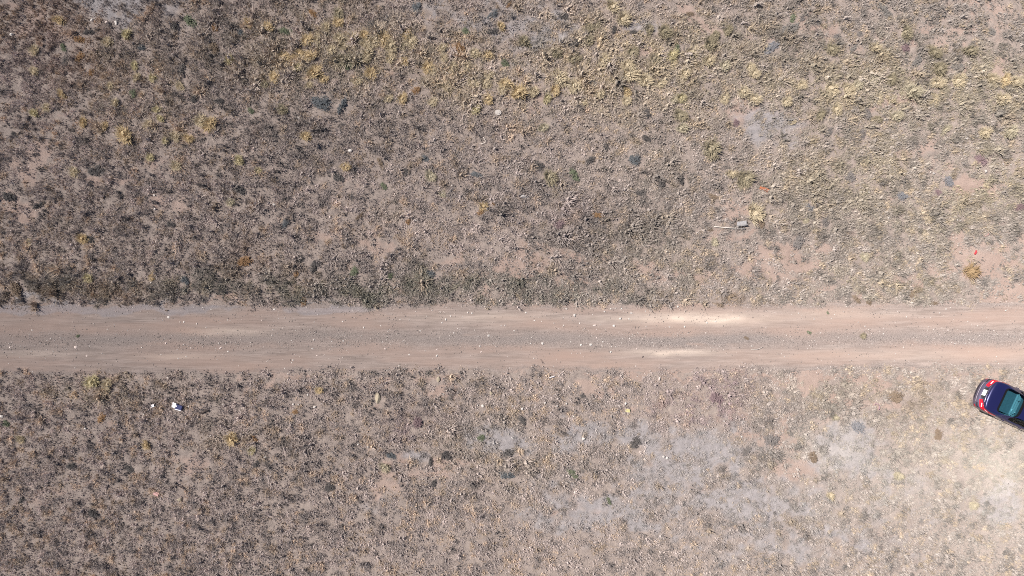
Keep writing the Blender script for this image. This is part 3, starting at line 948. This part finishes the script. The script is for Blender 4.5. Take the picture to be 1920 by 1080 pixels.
def tube(name, pts, rads, n=7):
    V, F = [], []; pts = [Vector(p) for p in pts]
    for i, p in enumerate(pts):
        d = (pts[min(i + 1, len(pts) - 1)] - pts[max(i - 1, 0)]).normalized(); s = d.cross(Vector((0, 0, 1))); s = s.normalized() if s.length > .01 else Vector((1, 0, 0)); t = s.cross(d)
        for k in range(n):
            a = 2 * math.pi * k / n; V.append(tuple(p + (s * math.cos(a) + t * math.sin(a)) * rads[i] * random.uniform(.85, 1.1)))
    for i in range(len(pts) - 1):
        for k in range(n): F.append((i * n + k, i * n + (k + 1) % n, (i + 1) * n + (k + 1) % n, (i + 1) * n + k))
    F.append(tuple(range(n))[::-1]); F.append(tuple((len(pts) - 1) * n + k for k in range(n)))
    return mesh_from(name, V, F, smooth=True)
def place(px, py, dz=0):
    x, y = W(px, py, .05); return (x, y, float(surf_z(x, y)) + dz)

M_wood = plain('weathered_wood', (.42, .40, .40), .85, var=.2, scale=20, bmp=.004)
M_dkwood = plain('dark_wood', (.055, .04, .035), .9, var=.3, scale=20)
M_pwood = plain('bleached_wood', (.66, .60, .54), .9, var=.15, scale=20)
M_rust = plain('orange_rust', (.50, .17, .08), .8, var=.3, scale=18)
M_red = plain('red_plastic', (.55, .07, .08), .6, var=.15)
M_pinkp = plain('faded_pink_plastic', (.46, .27, .25), .6, var=.25, scale=18)
M_card = plain('white_card', (.80, .77, .80), .7, var=.08)
M_navy = plain('navy_plastic', (.012, .018, .09), .35, var=.2)
M_yel = plain('yellow_foam', (.60, .54, .27), .9, var=.25, scale=25, bmp=.01)
M_conc = plain('bleached_concrete', (.42, .38, .35), .95, var=.2, scale=22, bmp=.008)

# weathered plank: short board standing on edge, long pale lath beside it
p = place(1389, 421, .0)
pl = link('plank', bm_mesh('plank', lambda bm: (box_bm(bm, (0, .06, .20), (.52, .20, .03), .006, (R(12), R(4), 0)), box_bm(bm, (.02, -.06, .16), (.56, .03, .16), .004, (R(12), R(4), 0)))), None, M_wood)
pl.location = p; pl.rotation_euler = (0, 0, R(8)); tag(pl, 'short weathered grey board propped up, black shadow below it, upper right scrub', 'board')
q0 = place(1338, 425, .06); q1 = place(1396, 429, .12); mid_ = ((q0[0] + q1[0]) / 2, (q0[1] + q1[1]) / 2 - .02, (q0[2] + q1[2]) / 2)
la = link('lath', tube('lath', [q0, mid_, q1], [.018, .022, .026]), None, M_pwood); tag(la, 'thin pale stick running left from the propped grey board', 'stick')
p = place(1433, 354, .10)
ru = link('metal_sheet', bm_mesh('metal_sheet', lambda bm: (box_bm(bm, (0, 0, 0), (.52, .13, .012), .003, (R(18), 0, 0)), box_bm(bm, (0, -.085, -.03), (.50, .07, .012), .003, (R(60), 0, 0)))), None, M_rust)
ru.location = p; ru.rotation_euler = (0, R(5), R(-22)); tag(ru, 'orange rusty strip of folded metal lying in the scrub, upper right', 'scrap metal')
# bottle pieces / red bits
p = place(1829, 474, .05); rb = link('red_scrap', bm_mesh('red_scrap', lambda bm: (box_bm(bm, (0, 0, 0), (.20, .10, .05), .015), box_bm(bm, (.10, .03, .0), (.08, .06, .04), .01, (0, 0, R(30))))), None, M_red)
rb.location = p; rb.rotation_euler = (0, 0, R(60)); tag(rb, 'small bright red plastic scrap on bare pink soil, far right above the road', 'litter')
p = place(1849, 442, .05); rb = link('red_scrap', bm_mesh('red_scrap', lambda bm: (box_bm(bm, (-.05, 0, 0), (.16, .05, .02), .006), box_bm(bm, (.09, .05, .01), (.10, .06, .02), .006, (0, 0, R(35))))), None, M_pinkp)
rb.location = p; rb.rotation_euler = (0, 0, R(14)); tag(rb, 'faded pink-red scrap above the bright red one, far right', 'litter')
p = place(292, 927, .05); rb = link('crushed_can', bm_mesh('crushed_can', lambda bm: (bmesh.ops.create_cone(bm, cap_ends=True, segments=14, radius1=.075, radius2=.06, depth=.28, matrix=Matrix.Rotation(R(90), 4, 'Y')), box_bm(bm, (.03, .07, -.01), (.22, .08, .02), .006, (R(10), 0, R(8))))), None, M_pinkp)
rb.location = p; rb.rotation_euler = (0, 0, R(-28)); rb.scale = (1, 1.1, .7); tag(rb, 'faded pink crushed can left of the bent stick, lower left', 'litter')
# litter: white and navy box
p = place(333, 762, .02); e = empty('discarded_box', p, R(-16)); tag(e, 'discarded white and dark blue box lying open in the scrub, lower left', 'box')
link('flap', bm_mesh('flap', lambda bm: box_bm(bm, (-.17, .03, .10), (.24, .26, .012), .003, (0, R(-14), 0))), e, M_card)
link('box_body', bm_mesh('box_body', lambda bm: box_bm(bm, (.12, .0, .07), (.36, .24, .14), .02)), e, M_navy)
link('rim', bm_mesh('rim', lambda bm: box_bm(bm, (.10, -.145, .085), (.36, .035, .10), .01)), e, M_card)
link('cap', bm_mesh('cap', lambda bm: bmesh.ops.create_cone(bm, cap_ends=True, segments=16, radius1=.035, radius2=.03, depth=.02, matrix=Matrix.Translation((.0, .04, .152)))), e, M_card)
p = place(286, 761, .08); o = link('paper_sheet', bm_mesh('paper_sheet', lambda bm: (box_bm(bm, (0, 0, 0), (.22, .14, .008), .002, (R(8), R(-6), 0)), box_bm(bm, (.09, .02, .03), (.10, .13, .008), .002, (0, R(-40), 0)))), None, M_card)
o.rotation_euler = (0, 0, R(14)); o.location = p; tag(o, 'small crumpled white sheet left of the discarded white and blue box', 'litter')
p = place(384, 772, .06); o = link('black_rag', tube('black_rag', [(-.2, -.1, 0), (-.07, -.02, .03), (.06, .05, .03), (.16, .07, .02), (.22, .02, 0)], [.03, .05, .05, .045, .02]), None, M_dkwood)
o.location = p; tag(o, 'black bent scrap right of the discarded white and blue box', 'litter')
# bent stick
P0, P1, P2 = place(316, 920, .08), place(331, 907, .16), place(351, 920, .08)
o = link('bent_stick', tube('bent_stick', [P0, ((P0[0]+P1[0])/2, (P0[1]+P1[1])/2+.01, (P0[2]+P1[2])/2), P1, ((P2[0]+P1[0])/2, (P2[1]+P1[1])/2, (P2[2]+P1[2])/2), P2], [.016, .024, .03, .024, .015]), None, M_dkwood); tag(o, 'dark stick bent like a roof, lower left of the scrub', 'stick')
# pale disc
p = place(934, 211, .09); o = link('pale_disc', bm_mesh('pale_disc', lambda bm: (bmesh.ops.create_cone(bm, cap_ends=True, segments=24, radius1=.20, radius2=.17, depth=.05), bmesh.ops.create_cone(bm, cap_ends=True, segments=20, radius1=.11, radius2=.10, depth=.03, matrix=Matrix.Translation((0, 0, .035))))), None, M_conc)
o.location = p; o.rotation_euler = (R(5), R(-4), 0); o.scale = (1, .8, 1); tag(o, 'pale round disc lying flat in the scrub near the top centre', 'disc')
# curved pale sticks
def stick(a, b, bow, r, mat, lab, nm='stick'):
    A = place(*a, .07); B = place(*b, .07); d = Vector(B) - Vector(A); n = Vector((-d.y, d.x, 0)); pts = []
    for i in range(7): t = i / 6; pts.append(tuple(Vector(A) + d * t + n * bow * math.sin(math.pi * t) + Vector((0, 0, .02 * math.sin(3 * t)))))
    o = link(nm, tube(nm, pts, [r * (1 - .4 * abs(i / 6 - .5)) for i in range(7)]), None, mat); tag(o, lab, 'stick')
stick((901, 270), (906, 257), -.5, .016, M_pwood, 'small curved pale twig in the scrub above the centre')
stick((1869, 448), (1882, 462), .05, .016, M_pwood, 'thin pale straight stick at the far right above the road')
stick((1030, 708), (1040, 706), .05, .028, M_card, 'short white stick at the lower road edge near the centre')
stick((1408, 655), (1430, 650), -.1, .010, M_pwood, 'thin curved twig on the lower wheel track, right of centre')
stick((503, 60), (511, 67), .05, .014, M_pwood, 'short pale stick under a golden tuft at the top, left of centre')
stick((480, 159), (492, 166), .1, .012, M_dkwood, 'dark twig at left in the upper scrub')
stick((832, 134), (846, 142), .05, .014, M_pwood, 'pale stick slanting among golden tufts in upper scrub')
stick((1624, 103), (1594, 96), .08, .013, M_dkwood, 'long dark fallen twig in the upper right scrub')
stick((1020, 682), (1013, 673), .05, .008, M_dkwood, 'dark wiry twig beside the small black stone on the road')
# curl of hose
pts = []
for i in range(14):
    a = R(-60 + 200 * i / 13); pts.append((.15 * math.cos(a), .17 * math.sin(a), .03 + .02 * math.sin(i)))
p = place(1644, 763, .05); o = link('hose_curl', tube('hose_curl', pts, [.022] * 14), None, plain('faded_mauve_rubber', (.36, .22, .26), .6)); o.location = p; tag(o, 'short curl of faded mauve hose on bare soil below the road, right', 'litter')
p = place(1177, 770, .06); o = link('foam_pad', bm_mesh('foam_pad', lambda bm: (box_bm(bm, (0, 0, 0), (.30, .17, .07), .03), box_bm(bm, (.05, .03, .04), (.14, .09, .05), .02, (0, 0, R(20))))), None, M_yel)
o.location = p; o.rotation_euler = (0, R(6), R(-12)); tag(o, 'dull yellow foam pad below white stones, below the road', 'litter')
p = place(1700, 204, .10); o = link('cream_log', tube('cream_log', [(-.28, -.05, 0), (-.1, -.01, .03), (.1, .03, .03), (.27, .06, 0)], [.05, .075, .07, .045]), None, M_tan); o.location = p; tag(o, 'short thick cream log on bare pink soil, upper right scrub', 'log')
p = place(984, 368, .08); o = link('crumpled_sheet', None or stone_mesh('crumpled_sheet', 777, 3, .35), None, M_wood); o.location = p; o.scale = (.24, .2, .22); tag(o, 'crumpled pale grey plastic sheet in the middle of the scrub', 'litter')
# ------------------------------------------------------------------ the parked car
def build_car():
    paint, nt, b = new_mat('blue_car_paint')
    b.inputs['Base Color'].default_value = (.012, .014, .085, 1); b.inputs['Metallic'].default_value = .35; b.inputs['Roughness'].default_value = .32
    b.inputs['Coat Weight'].default_value = 1; b.inputs['Coat Roughness'].default_value = .03
    v = coords(nt); n = noise(nt, 3, 4, .6, v)          # mauve tint, stronger low down: the ground's reflection painted in
    sx = nt.nodes.new('ShaderNodeSeparateXYZ'); nt.links.new(v, sx.inputs[0])
    mr = nt.nodes.new('ShaderNodeMapRange'); mr.inputs[1].default_value = 1.0; mr.inputs[2].default_value = .2; mr.inputs[3].default_value = .02; mr.inputs[4].default_value = .8; nt.links.new(sx.outputs[2], mr.inputs[0])
    mm = nt.nodes.new('ShaderNodeMath'); mm.operation = 'MULTIPLY'; nt.links.new(mr.outputs[0], mm.inputs[0]); nt.links.new(ramp(nt, n, .2, .7, (.6, .6, .6, 1)), mm.inputs[1])
    nt.links.new(mix(nt, mm.outputs[0], (.012, .014, .085), (.33, .26, .28)), b.inputs['Base Color'])
    seal = plain('black_rubber', (.008, .008, .01), .9); seal.node_tree.nodes['Principled BSDF'].inputs['Specular IOR Level'].default_value = .1; black = plain('black_plastic', (.02, .02, .022), .6)
    tyre = plain('tyre_rubber', (.03, .029, .03), .85); rim = plain('alloy', (.55, .55, .57), .3, metal=1); chrome = plain('chrome', (.85, .85, .88), .08, metal=1, var=.02)
    red = plain('red_lens', (.62, .012, .03), .12, coat=1, var=.25, scale=14); clear = plain('clear_lens', (.80, .80, .84), .1, coat=1)
    white = plain('plate_white', (.85, .86, .83), .5, var=.03); cloth = plain('seat_cloth', (.30, .36, .36), .9, scale=30); shelf = plain('shelf_felt', (.10, .14, .15), .95)
    g, nt, b = new_mat('tinted_glass')
    tp = nt.nodes.new('ShaderNodeBsdfTransparent'); tp.inputs[0].default_value = (.40, .68, .78, 1); gl = nt.nodes.new('ShaderNodeBsdfGlossy'); gl.inputs['Roughness'].default_value = .02
    fr = nt.nodes.new('ShaderNodeFresnel'); fr.inputs[0].default_value = 1.6; ms = nt.nodes.new('ShaderNodeMixShader')
    nt.links.new(fr.outputs[0], ms.inputs[0]); nt.links.new(tp.outputs[0], ms.inputs[1]); nt.links.new(gl.outputs[0], ms.inputs[2]); nt.links.new(ms.outputs[0], nt.nodes['Material Output'].inputs['Surface'])
    # (x, half width, belt z, top z, top half width)
    ST = [(.20,.80,.90,1.0,.64),(.52,.865,.945,1.045,.68),(.84,.90,.965,1.075,.70),(1.56,.905,.965,1.45,.58),(2.15,.905,.96,1.49,.59),(2.80,.905,.95,1.46,.58),
          (3.52,.90,.93,.99,.70),(4.02,.88,.85,.92,.66),(4.38,.80,.74,.80,.62)]
    bm = bmesh.new(); G = []
    for i, (x, w, bz, tz, wt) in enumerate(ST):
        gh = i in (3, 4, 5)
        prof = [(w - .07, .20), (w - .005, .36), (w, .60), (w - .01, bz - .13), (w - .055, bz), (w - .10 if gh else (w + wt) / 2 - .01, bz + (.025 if gh else (tz - bz) * .55)), (wt, tz - (.05 if gh else .02)), (wt * .55, tz - .008), (0, tz)]
        end = i in (0, len(ST) - 1); row = []
        for j, (y, z) in enumerate(prof):
            xx = x
            if end:
                q = (y / w) ** 3 if j >= 5 else 1
                xx = (.21 + .12 * q if j >= 3 else .22) if i == 0 else 4.52 - .17 * q
                if j < 3: xx += (-.03 if i == 0 else .04)
            row.append(xx and (xx, y, z))
        G.append(row)
    Rv = [[bm.verts.new(p) for p in row] for row in G]
    Lv = [[(Rv[i][j] if j == 8 else bm.verts.new((p[0], -p[1], p[2]))) for j, p in enumerate(row)] for i, row in enumerate(G)]
    fs = {}
    for i in range(len(ST) - 1):
        for j in range(8):
            fs[('R', i, j)] = bm.faces.new((Rv[i][j], Rv[i + 1][j], Rv[i + 1][j + 1], Rv[i][j + 1]))
            fs[('L', i, j)] = bm.faces.new((Lv[i][j], Lv[i][j + 1], Lv[i + 1][j + 1], Lv[i + 1][j]))
        bm.faces.new((Rv[i][0], Lv[i][0], Lv[i + 1][0], Rv[i + 1][0]))
    def fascia(i, xr, sgn):
        R_, L_ = Rv[i], Lv[i]; deck = [R_[5], R_[6], R_[7], R_[8], L_[7], L_[6], L_[5]]; prev = None
        for j in range(6):
            if j == 5: row = deck
            else:
                z = R_[j].co.z if j != 3 else xr[5]; row = [R_[j]]
                for k in range(1, 6):
                    y = deck[k].co.y * 1.05; q = abs(y / ST[i][1]) ** 3
                    row.append(bm.verts.new((xr[j] + sgn * .20 * q, y, z)))
                row.append(L_[j])
            if prev:
                for k in range(6):
                    f = (prev[k], row[k], row[k + 1], prev[k + 1]); bm.faces.new(f if sgn > 0 else f[::-1])
            else: bm.faces.new(row if sgn > 0 else row[::-1])
            prev = row
    fascia(0, [.03, -.04, .01, .13, .19, .68], 1)
    fascia(len(ST) - 1, [4.50, 4.62, 4.62, 4.58, 4.55, .64], -1)
    bmesh.ops.recalc_face_normals(bm, faces=bm.faces[:])
    def inset(keys, th, mi):
        faces = [fs[k] for k in keys]; r = bmesh.ops.inset_region(bm, faces=faces, thickness=th, depth=0, use_even_offset=True)
        for f in r['faces']: f.material_index = 1
        for f in faces: f.material_index = mi
    inset([(s, 2, j) for s in 'RL' for j in (6, 7)], .010, 2)
    inset([(s, 5, j) for s in 'RL' for j in (6, 7)], .035, 3)
    inset([('R', 3, 5)], .035, 4); inset([('R', 4, 5)], .035, 5); inset([('L', 3, 5)], .035, 6); inset([('L', 4, 5)], .035, 7)
    inset([('R', 5, 5)], .07, 5); inset([('L', 5, 5)], .07, 7)
    me = bpy.data.meshes.new('shell'); bm.to_mesh(me); bm.free()
    tmp = bpy.data.objects.new('shell', me); col.objects.link(tmp)
    ss = tmp.modifiers.new('s', 'SUBSURF'); ss.levels = 3; ss.render_levels = 3
    cyl = []
    for x in (1.0, 3.68):
        for s in (1, -1):
            c = link('cut', bm_mesh('cut', lambda bm: bmesh.ops.create_cone(bm, cap_ends=True, segments=40, radius1=.365, radius2=.365, depth=.5, matrix=Matrix.Translation((x, s * .87, .33)) @ Matrix.Rotation(R(90), 4, 'X'))))
            cyl.append(c); bo = tmp.modifiers.new('b', 'BOOLEAN'); bo.operation = 'DIFFERENCE'; bo.object = c; bo.solver = 'EXACT'
    dg = bpy.context.evaluated_depsgraph_get(); ev = bpy.data.meshes.new_from_object(tmp.evaluated_get(dg))
    for c in cyl: bpy.data.objects.remove(c)
    bpy.data.objects.remove(tmp)
    V = [v.co.copy() for v in ev.vertices]; polys = [(tuple(p.vertices), p.material_index) for p in ev.polygons]
    from mathutils.kdtree import KDTree
    gp = [(sum((V[v] for v in vs), Vector()) / len(vs), m_) for vs, m_ in polys if m_ >= 2]; kd = KDTree(len(gp))
    for k_, (c_, m_) in enumerate(gp): kd.insert(c_, k_)
    kd.balance(); npoly = []
    for vs, m_ in polys:
        if m_ == 1:
            c_, k_, d_ = kd.find(sum((V[v] for v in vs), Vector()) / len(vs)); m_ = gp[k_][1] if d_ < .13 else 1
        npoly.append((vs, m_))
    polys = npoly
    bvh = BVHTree.FromPolygons(V, [p[0] for p in polys])
    px, py = W(1841, 734, .45)
    car = empty('parked_car', (0, 0, 0), R(-25))
    cz = min(float(surf_z(px + a, py - b_)) for a in (1, 2, 4) for b_ in (0, .5, 1.2)); car.location = (px - .22, py + .05, cz + .03); car.scale = (1.03, 1.03, 1.03)
    tag(car, 'dark blue four-door sedan parked in the scrub at the right edge, rear end in view', 'car')
    def part(name, mi, mat, th=0, solid=True):
        idx = {}; VV = []; FF = []
        for vs, m_ in polys:
            if m_ in mi:
                f = []
                for v in vs:
                    if v not in idx: idx[v] = len(VV); VV.append(V[v])
                    f.append(idx[v])
                FF.append(f)
        o = link(name, mesh_from(name, VV, FF, smooth=True), car, mat)
        return o
    part('body', {0}, paint); part('window_seal', {1}, seal); part('rear_window', {2}, g); part('windscreen', {3}, g)
    for k in (4, 5, 6, 7): part('side_window', {k}, g)
    def patch(name, fn, nu, nv, mat, off=.006, th=.012, parent=None):
        P = []; Nn = []
        for a in range(nu + 1):
            for c in range(nv + 1):
                o, d = fn(a / nu, c / nv); h = bvh.ray_cast(Vector(o), Vector(d).normalized(), 8)
                if h[0] is None: P.append(Vector(o)); Nn.append(Vector((0, 0, 1))); continue
                n_ = h[1] if h[1].dot(Vector(d)) < 0 else -h[1]; P.append(h[0]); Nn.append(n_)
        VV = [tuple(p + n_ * off) for p, n_ in zip(P, Nn)] + [tuple(p - n_ * th) for p, n_ in zip(P, Nn)]; K = len(P); F = []
        I = lambda a, c: a * (nv + 1) + c
        for a in range(nu):
            for c in range(nv):
                q = (I(a, c), I(a + 1, c), I(a + 1, c + 1), I(a, c + 1)); F.append(q); F.append(tuple(K + t for t in q[::-1]))
        for a in range(nu):
            F.append((I(a, 0), K + I(a, 0), K + I(a + 1, 0), I(a + 1, 0))); F.append((I(a, nv), I(a + 1, nv), K + I(a + 1, nv), K + I(a, nv)))
        for c in range(nv):
            F.append((I(0, c), I(0, c + 1), K + I(0, c + 1), K + I(0, c))); F.append((I(nu, c), K + I(nu, c), K + I(nu, c + 1), I(nu, c + 1)))
        me = mesh_from(name, VV, F); bm = bmesh.new(); bm.from_mesh(me); bmesh.ops.recalc_face_normals(bm, faces=bm.faces[:]); bm.to_mesh(me); bm.free()
        me.polygons.foreach_set('use_smooth', [True] * len(me.polygons)); me.set_sharp_from_angle(angle=R(40))
        return link(name, me, parent or car, mat)
    def wrap(f0, f1, zlo, zhi, s, cx=.95, d=-1):
        def fn(u, v):
            f = R(f0 + (f1 - f0) * u); z = zlo(u) + (zhi(u) - zlo(u)) * v
            dr = Vector((d * math.cos(f), s * math.sin(f), 0)); return Vector((cx, 0, z)) + dr * 2.6, -dr
        return fn
    for s in (1, -1):
        t = patch('tail_light', wrap(24, 92, lambda u: .64 + .22 * u ** 1.3 - .02 * math.sin(3 * u), lambda u: .76 + .15 * min(1, u * 2.2), s), 18, 6, red)
        patch('reversing_lens', wrap(36, 47, lambda u: .735, lambda u: .775, s), 5, 2, clear, .012, .0, t)
        patch('side_lens', wrap(56, 68, lambda u: .83, lambda u: .855, s), 5, 2, clear, .012, .0, t)
        patch('bumper_reflector', wrap(40, 48, lambda u: .40, lambda u: .46, s), 4, 2, red)
        patch('bumper_corner', wrap(34, 50, lambda u: .545, lambda u: .60, s), 6, 3, black, .003, .01)
        patch('headlight', wrap(30, 78, lambda u: .60 + .10 * u, lambda u: .70 + .06 * u, s, 3.75, 1), 10, 3, clear, .006, .01)
        patch('fog_light', wrap(30, 38, lambda u: .36, lambda u: .43, s, 3.75, 1), 4, 3, clear)
        # door seams and handles
        for xd in (1.38, 2.34, 3.36): patch('door_seam', (lambda xd: lambda u, v: ((xd + .01 * v + .04 * (u - .5), s * 3, .30 + .60 * u), (0, -s, 0)))(xd), 10, 1, black, .001, .004)
        for xd in (1.50, 2.46):
            link('door_handle', bm_mesh('door_handle', lambda bm: box_bm(bm, (xd, s * .905, .80), (.17, .03, .025), .009)), car, paint)
        patch('sill_trim', lambda u, v: ((1.42 + 1.85 * u, s * 3, .215 + .05 * v), (0, -s, 0)), 10, 1, black, .004, .01)
        m_ = link('mirror', bm_mesh('mirror', lambda bm: (box_bm(bm, (3.22, s * .985, .99), (.13, .18, .12), .04), box_bm(bm, (3.25, s * .88, .96), (.07, .10, .04), .012))), car, paint)
        link('mirror_glass', bm_mesh('mirror_glass', lambda bm: box_bm(bm, (3.152, s * .985, .99), (.006, .14, .085), 0)), m_, chrome)
    patch('trunk_lip', lambda u, v: ((.225 + .13 * (abs(u - .5) * 2) ** 3 + .05 * v, (u - .5) * 1.26, 3), (0, 0, -1)), 24, 3, paint, .028, .02)
    patch('chrome_strip', lambda u, v: ((-2, (u - .5) * .92, .845 + .022 * v), (1, 0, 0)), 16, 1, chrome, .012, .01)
    patch('plate_recess', lambda u, v: ((-2, (u - .5) * .56, .655 + .15 * v), (1, 0, 0)), 8, 4, black, .003, .01)
    pl = link('number_plate', bm_mesh('number_plate', lambda bm: box_bm(bm, (0, 0, 0), (.012, .31, .17), .003)), car, white)
    h = bvh.ray_cast(Vector((-2, 0, .74)), Vector((1, 0, 0)), 8); pl.location = (h[0].x - .02, 0, .735); pl.rotation_euler = (0, R(22), 0)
    link('emblem', bm_mesh('emblem', lambda bm: bmesh.ops.create_cone(bm, cap_ends=True, segments=20, radius1=.042, radius2=.036, depth=.014, matrix=Matrix.Translation((h[0].x - .005, 0, .90)) @ Matrix.Rotation(R(-80), 4, 'Y'))), car, chrome)
    patch('bumper_highlight', lambda u, v: ((-2, (u - .5) * 1.05, .50 + .02 * v), (1, 0, 0)), 16, 1, chrome if False else plain('painted_bumper_highlight', (.42, .38, .42), .5), .004, .01)  # pale strip painted on as the highlight along the bumper ledge
    patch('bumper_grille', lambda u, v: ((-2, (u - .5) * .80, .36 + .05 * v), (1, 0, 0)), 14, 2, black, .002, .01)
    patch('grille', lambda u, v: ((7, (u - .5) * .85, .56 + .10 * v), (-1, 0, 0)), 14, 3, black, .003, .01)
    patch('lower_grille', lambda u, v: ((7, (u - .5) * 1.1, .29 + .14 * v), (-1, 0, 0)), 14, 3, black, .003, .01)
    link('exhaust_pipe', bm_mesh('exhaust_pipe', lambda bm: bmesh.ops.create_cone(bm, cap_ends=False, segments=18, radius1=.03, radius2=.03, depth=.25, matrix=Matrix.Translation((.32, .52, .16)) @ Matrix.Rotation(R(90), 4, 'Y'))), car, chrome)
    an = link('antenna', tube('antenna', [(1.72, 0, 1.44), (1.55, 0, 1.52), (1.42, 0, 1.58)], [.012, .006, .004]), car, black)
    # interior
    link('parcel_shelf', bm_mesh('parcel_shelf', lambda bm: box_bm(bm, (1.20, 0, 1.0), (.52, 1.12, .03), .01)), car, shelf)
    link('floor_pan', bm_mesh('floor_pan', lambda bm: box_bm(bm, (2.4, 0, .30), (2.3, 1.3, .04), .01)), car, shelf)
    link('dashboard', bm_mesh('dashboard', lambda bm: box_bm(bm, (3.30, 0, .86), (.36, 1.25, .18), .05)), car, black)
    def seat(name, x, y, w):
        s_ = link(name, bm_mesh(name, lambda bm: (box_bm(bm, (x + .25, y, .52), (.50, w, .18), .06), box_bm(bm, (x - .06, y, .84), (.16, w, .60), .06, (0, R(-14), 0)))), car, cloth)
        for yy in ((y,) if w < .8 else (-.36, .36)):
            link('headrest', bm_mesh('headrest', lambda bm: box_bm(bm, (x - .15, yy, 1.19), (.09, .25, .16), .035)), s_, cloth)
    seat('rear_seat', 1.62, 0, 1.2); seat('front_seat', 2.55, .36, .48); seat('front_seat', 2.55, -.36, .48)
    link('steering_wheel', tube('steering_wheel', [(3.02 + .04 * math.sin(a), .36 + .18 * math.cos(a), .92 + .17 * math.sin(a)) for a in [k * math.pi / 10 for k in range(21)]], [.014] * 21), car, black)
    bag = link('shopping_bag', stone_mesh('shopping_bag', 55, 3, .8), car, plain('white_cloth', (.75, .80, .78), .9)); bag.location = (1.55, -.30, 1.06); bag.scale = (.17, .14, .07); bag.name = 'folded_cloth'
    def whl(x, y):
        e = empty('wheel', (x, y, .315)); e.parent = car; s = 1 if y > 0 else -1
        def ty(bm):
            prof = [(.20, -.085), (.24, -.10), (.30, -.095), (.318, -.07), (.318, .07), (.30, .095), (.24, .10), (.20, .085)]; n_ = 36; vs = [[bm.verts.new((r * math.cos(a), y_, r * math.sin(a))) for r, y_ in prof] for a in [2 * math.pi * k / n_ for k in range(n_)]]
            for k in range(n_):
                for q in range(len(prof)):
                    bm.faces.new((vs[k][q], vs[k][(q + 1) % len(prof)], vs[(k + 1) % n_][(q + 1) % len(prof)], vs[(k + 1) % n_][q]))
            bmesh.ops.recalc_face_normals(bm, faces=bm.faces[:])
        link('tyre', bm_mesh('tyre', ty), e, tyre)
        def rm(bm):
            bmesh.ops.create_cone(bm, cap_ends=True, segments=32, radius1=.205, radius2=.205, depth=.09, matrix=Matrix.Rotation(R(90), 4, 'X'))
            for k in range(5): box_bm(bm, (.11 * math.cos(k * 1.2566), s * .06, .11 * math.sin(k * 1.2566)), (.20, .035, .045), .008, (0, -k * 1.2566, 0))
            bmesh.ops.create_cone(bm, cap_ends=True, segments=16, radius1=.04, radius2=.04, depth=.05, matrix=Matrix.Translation((0, s * .065, 0)) @ Matrix.Rotation(R(90), 4, 'X'))
        link('rim', bm_mesh('rim', rm), e, rim)
    for x in (1.0, 3.68):
        for y in (.80, -.80): whl(x, y)
build_car()
make_cover()
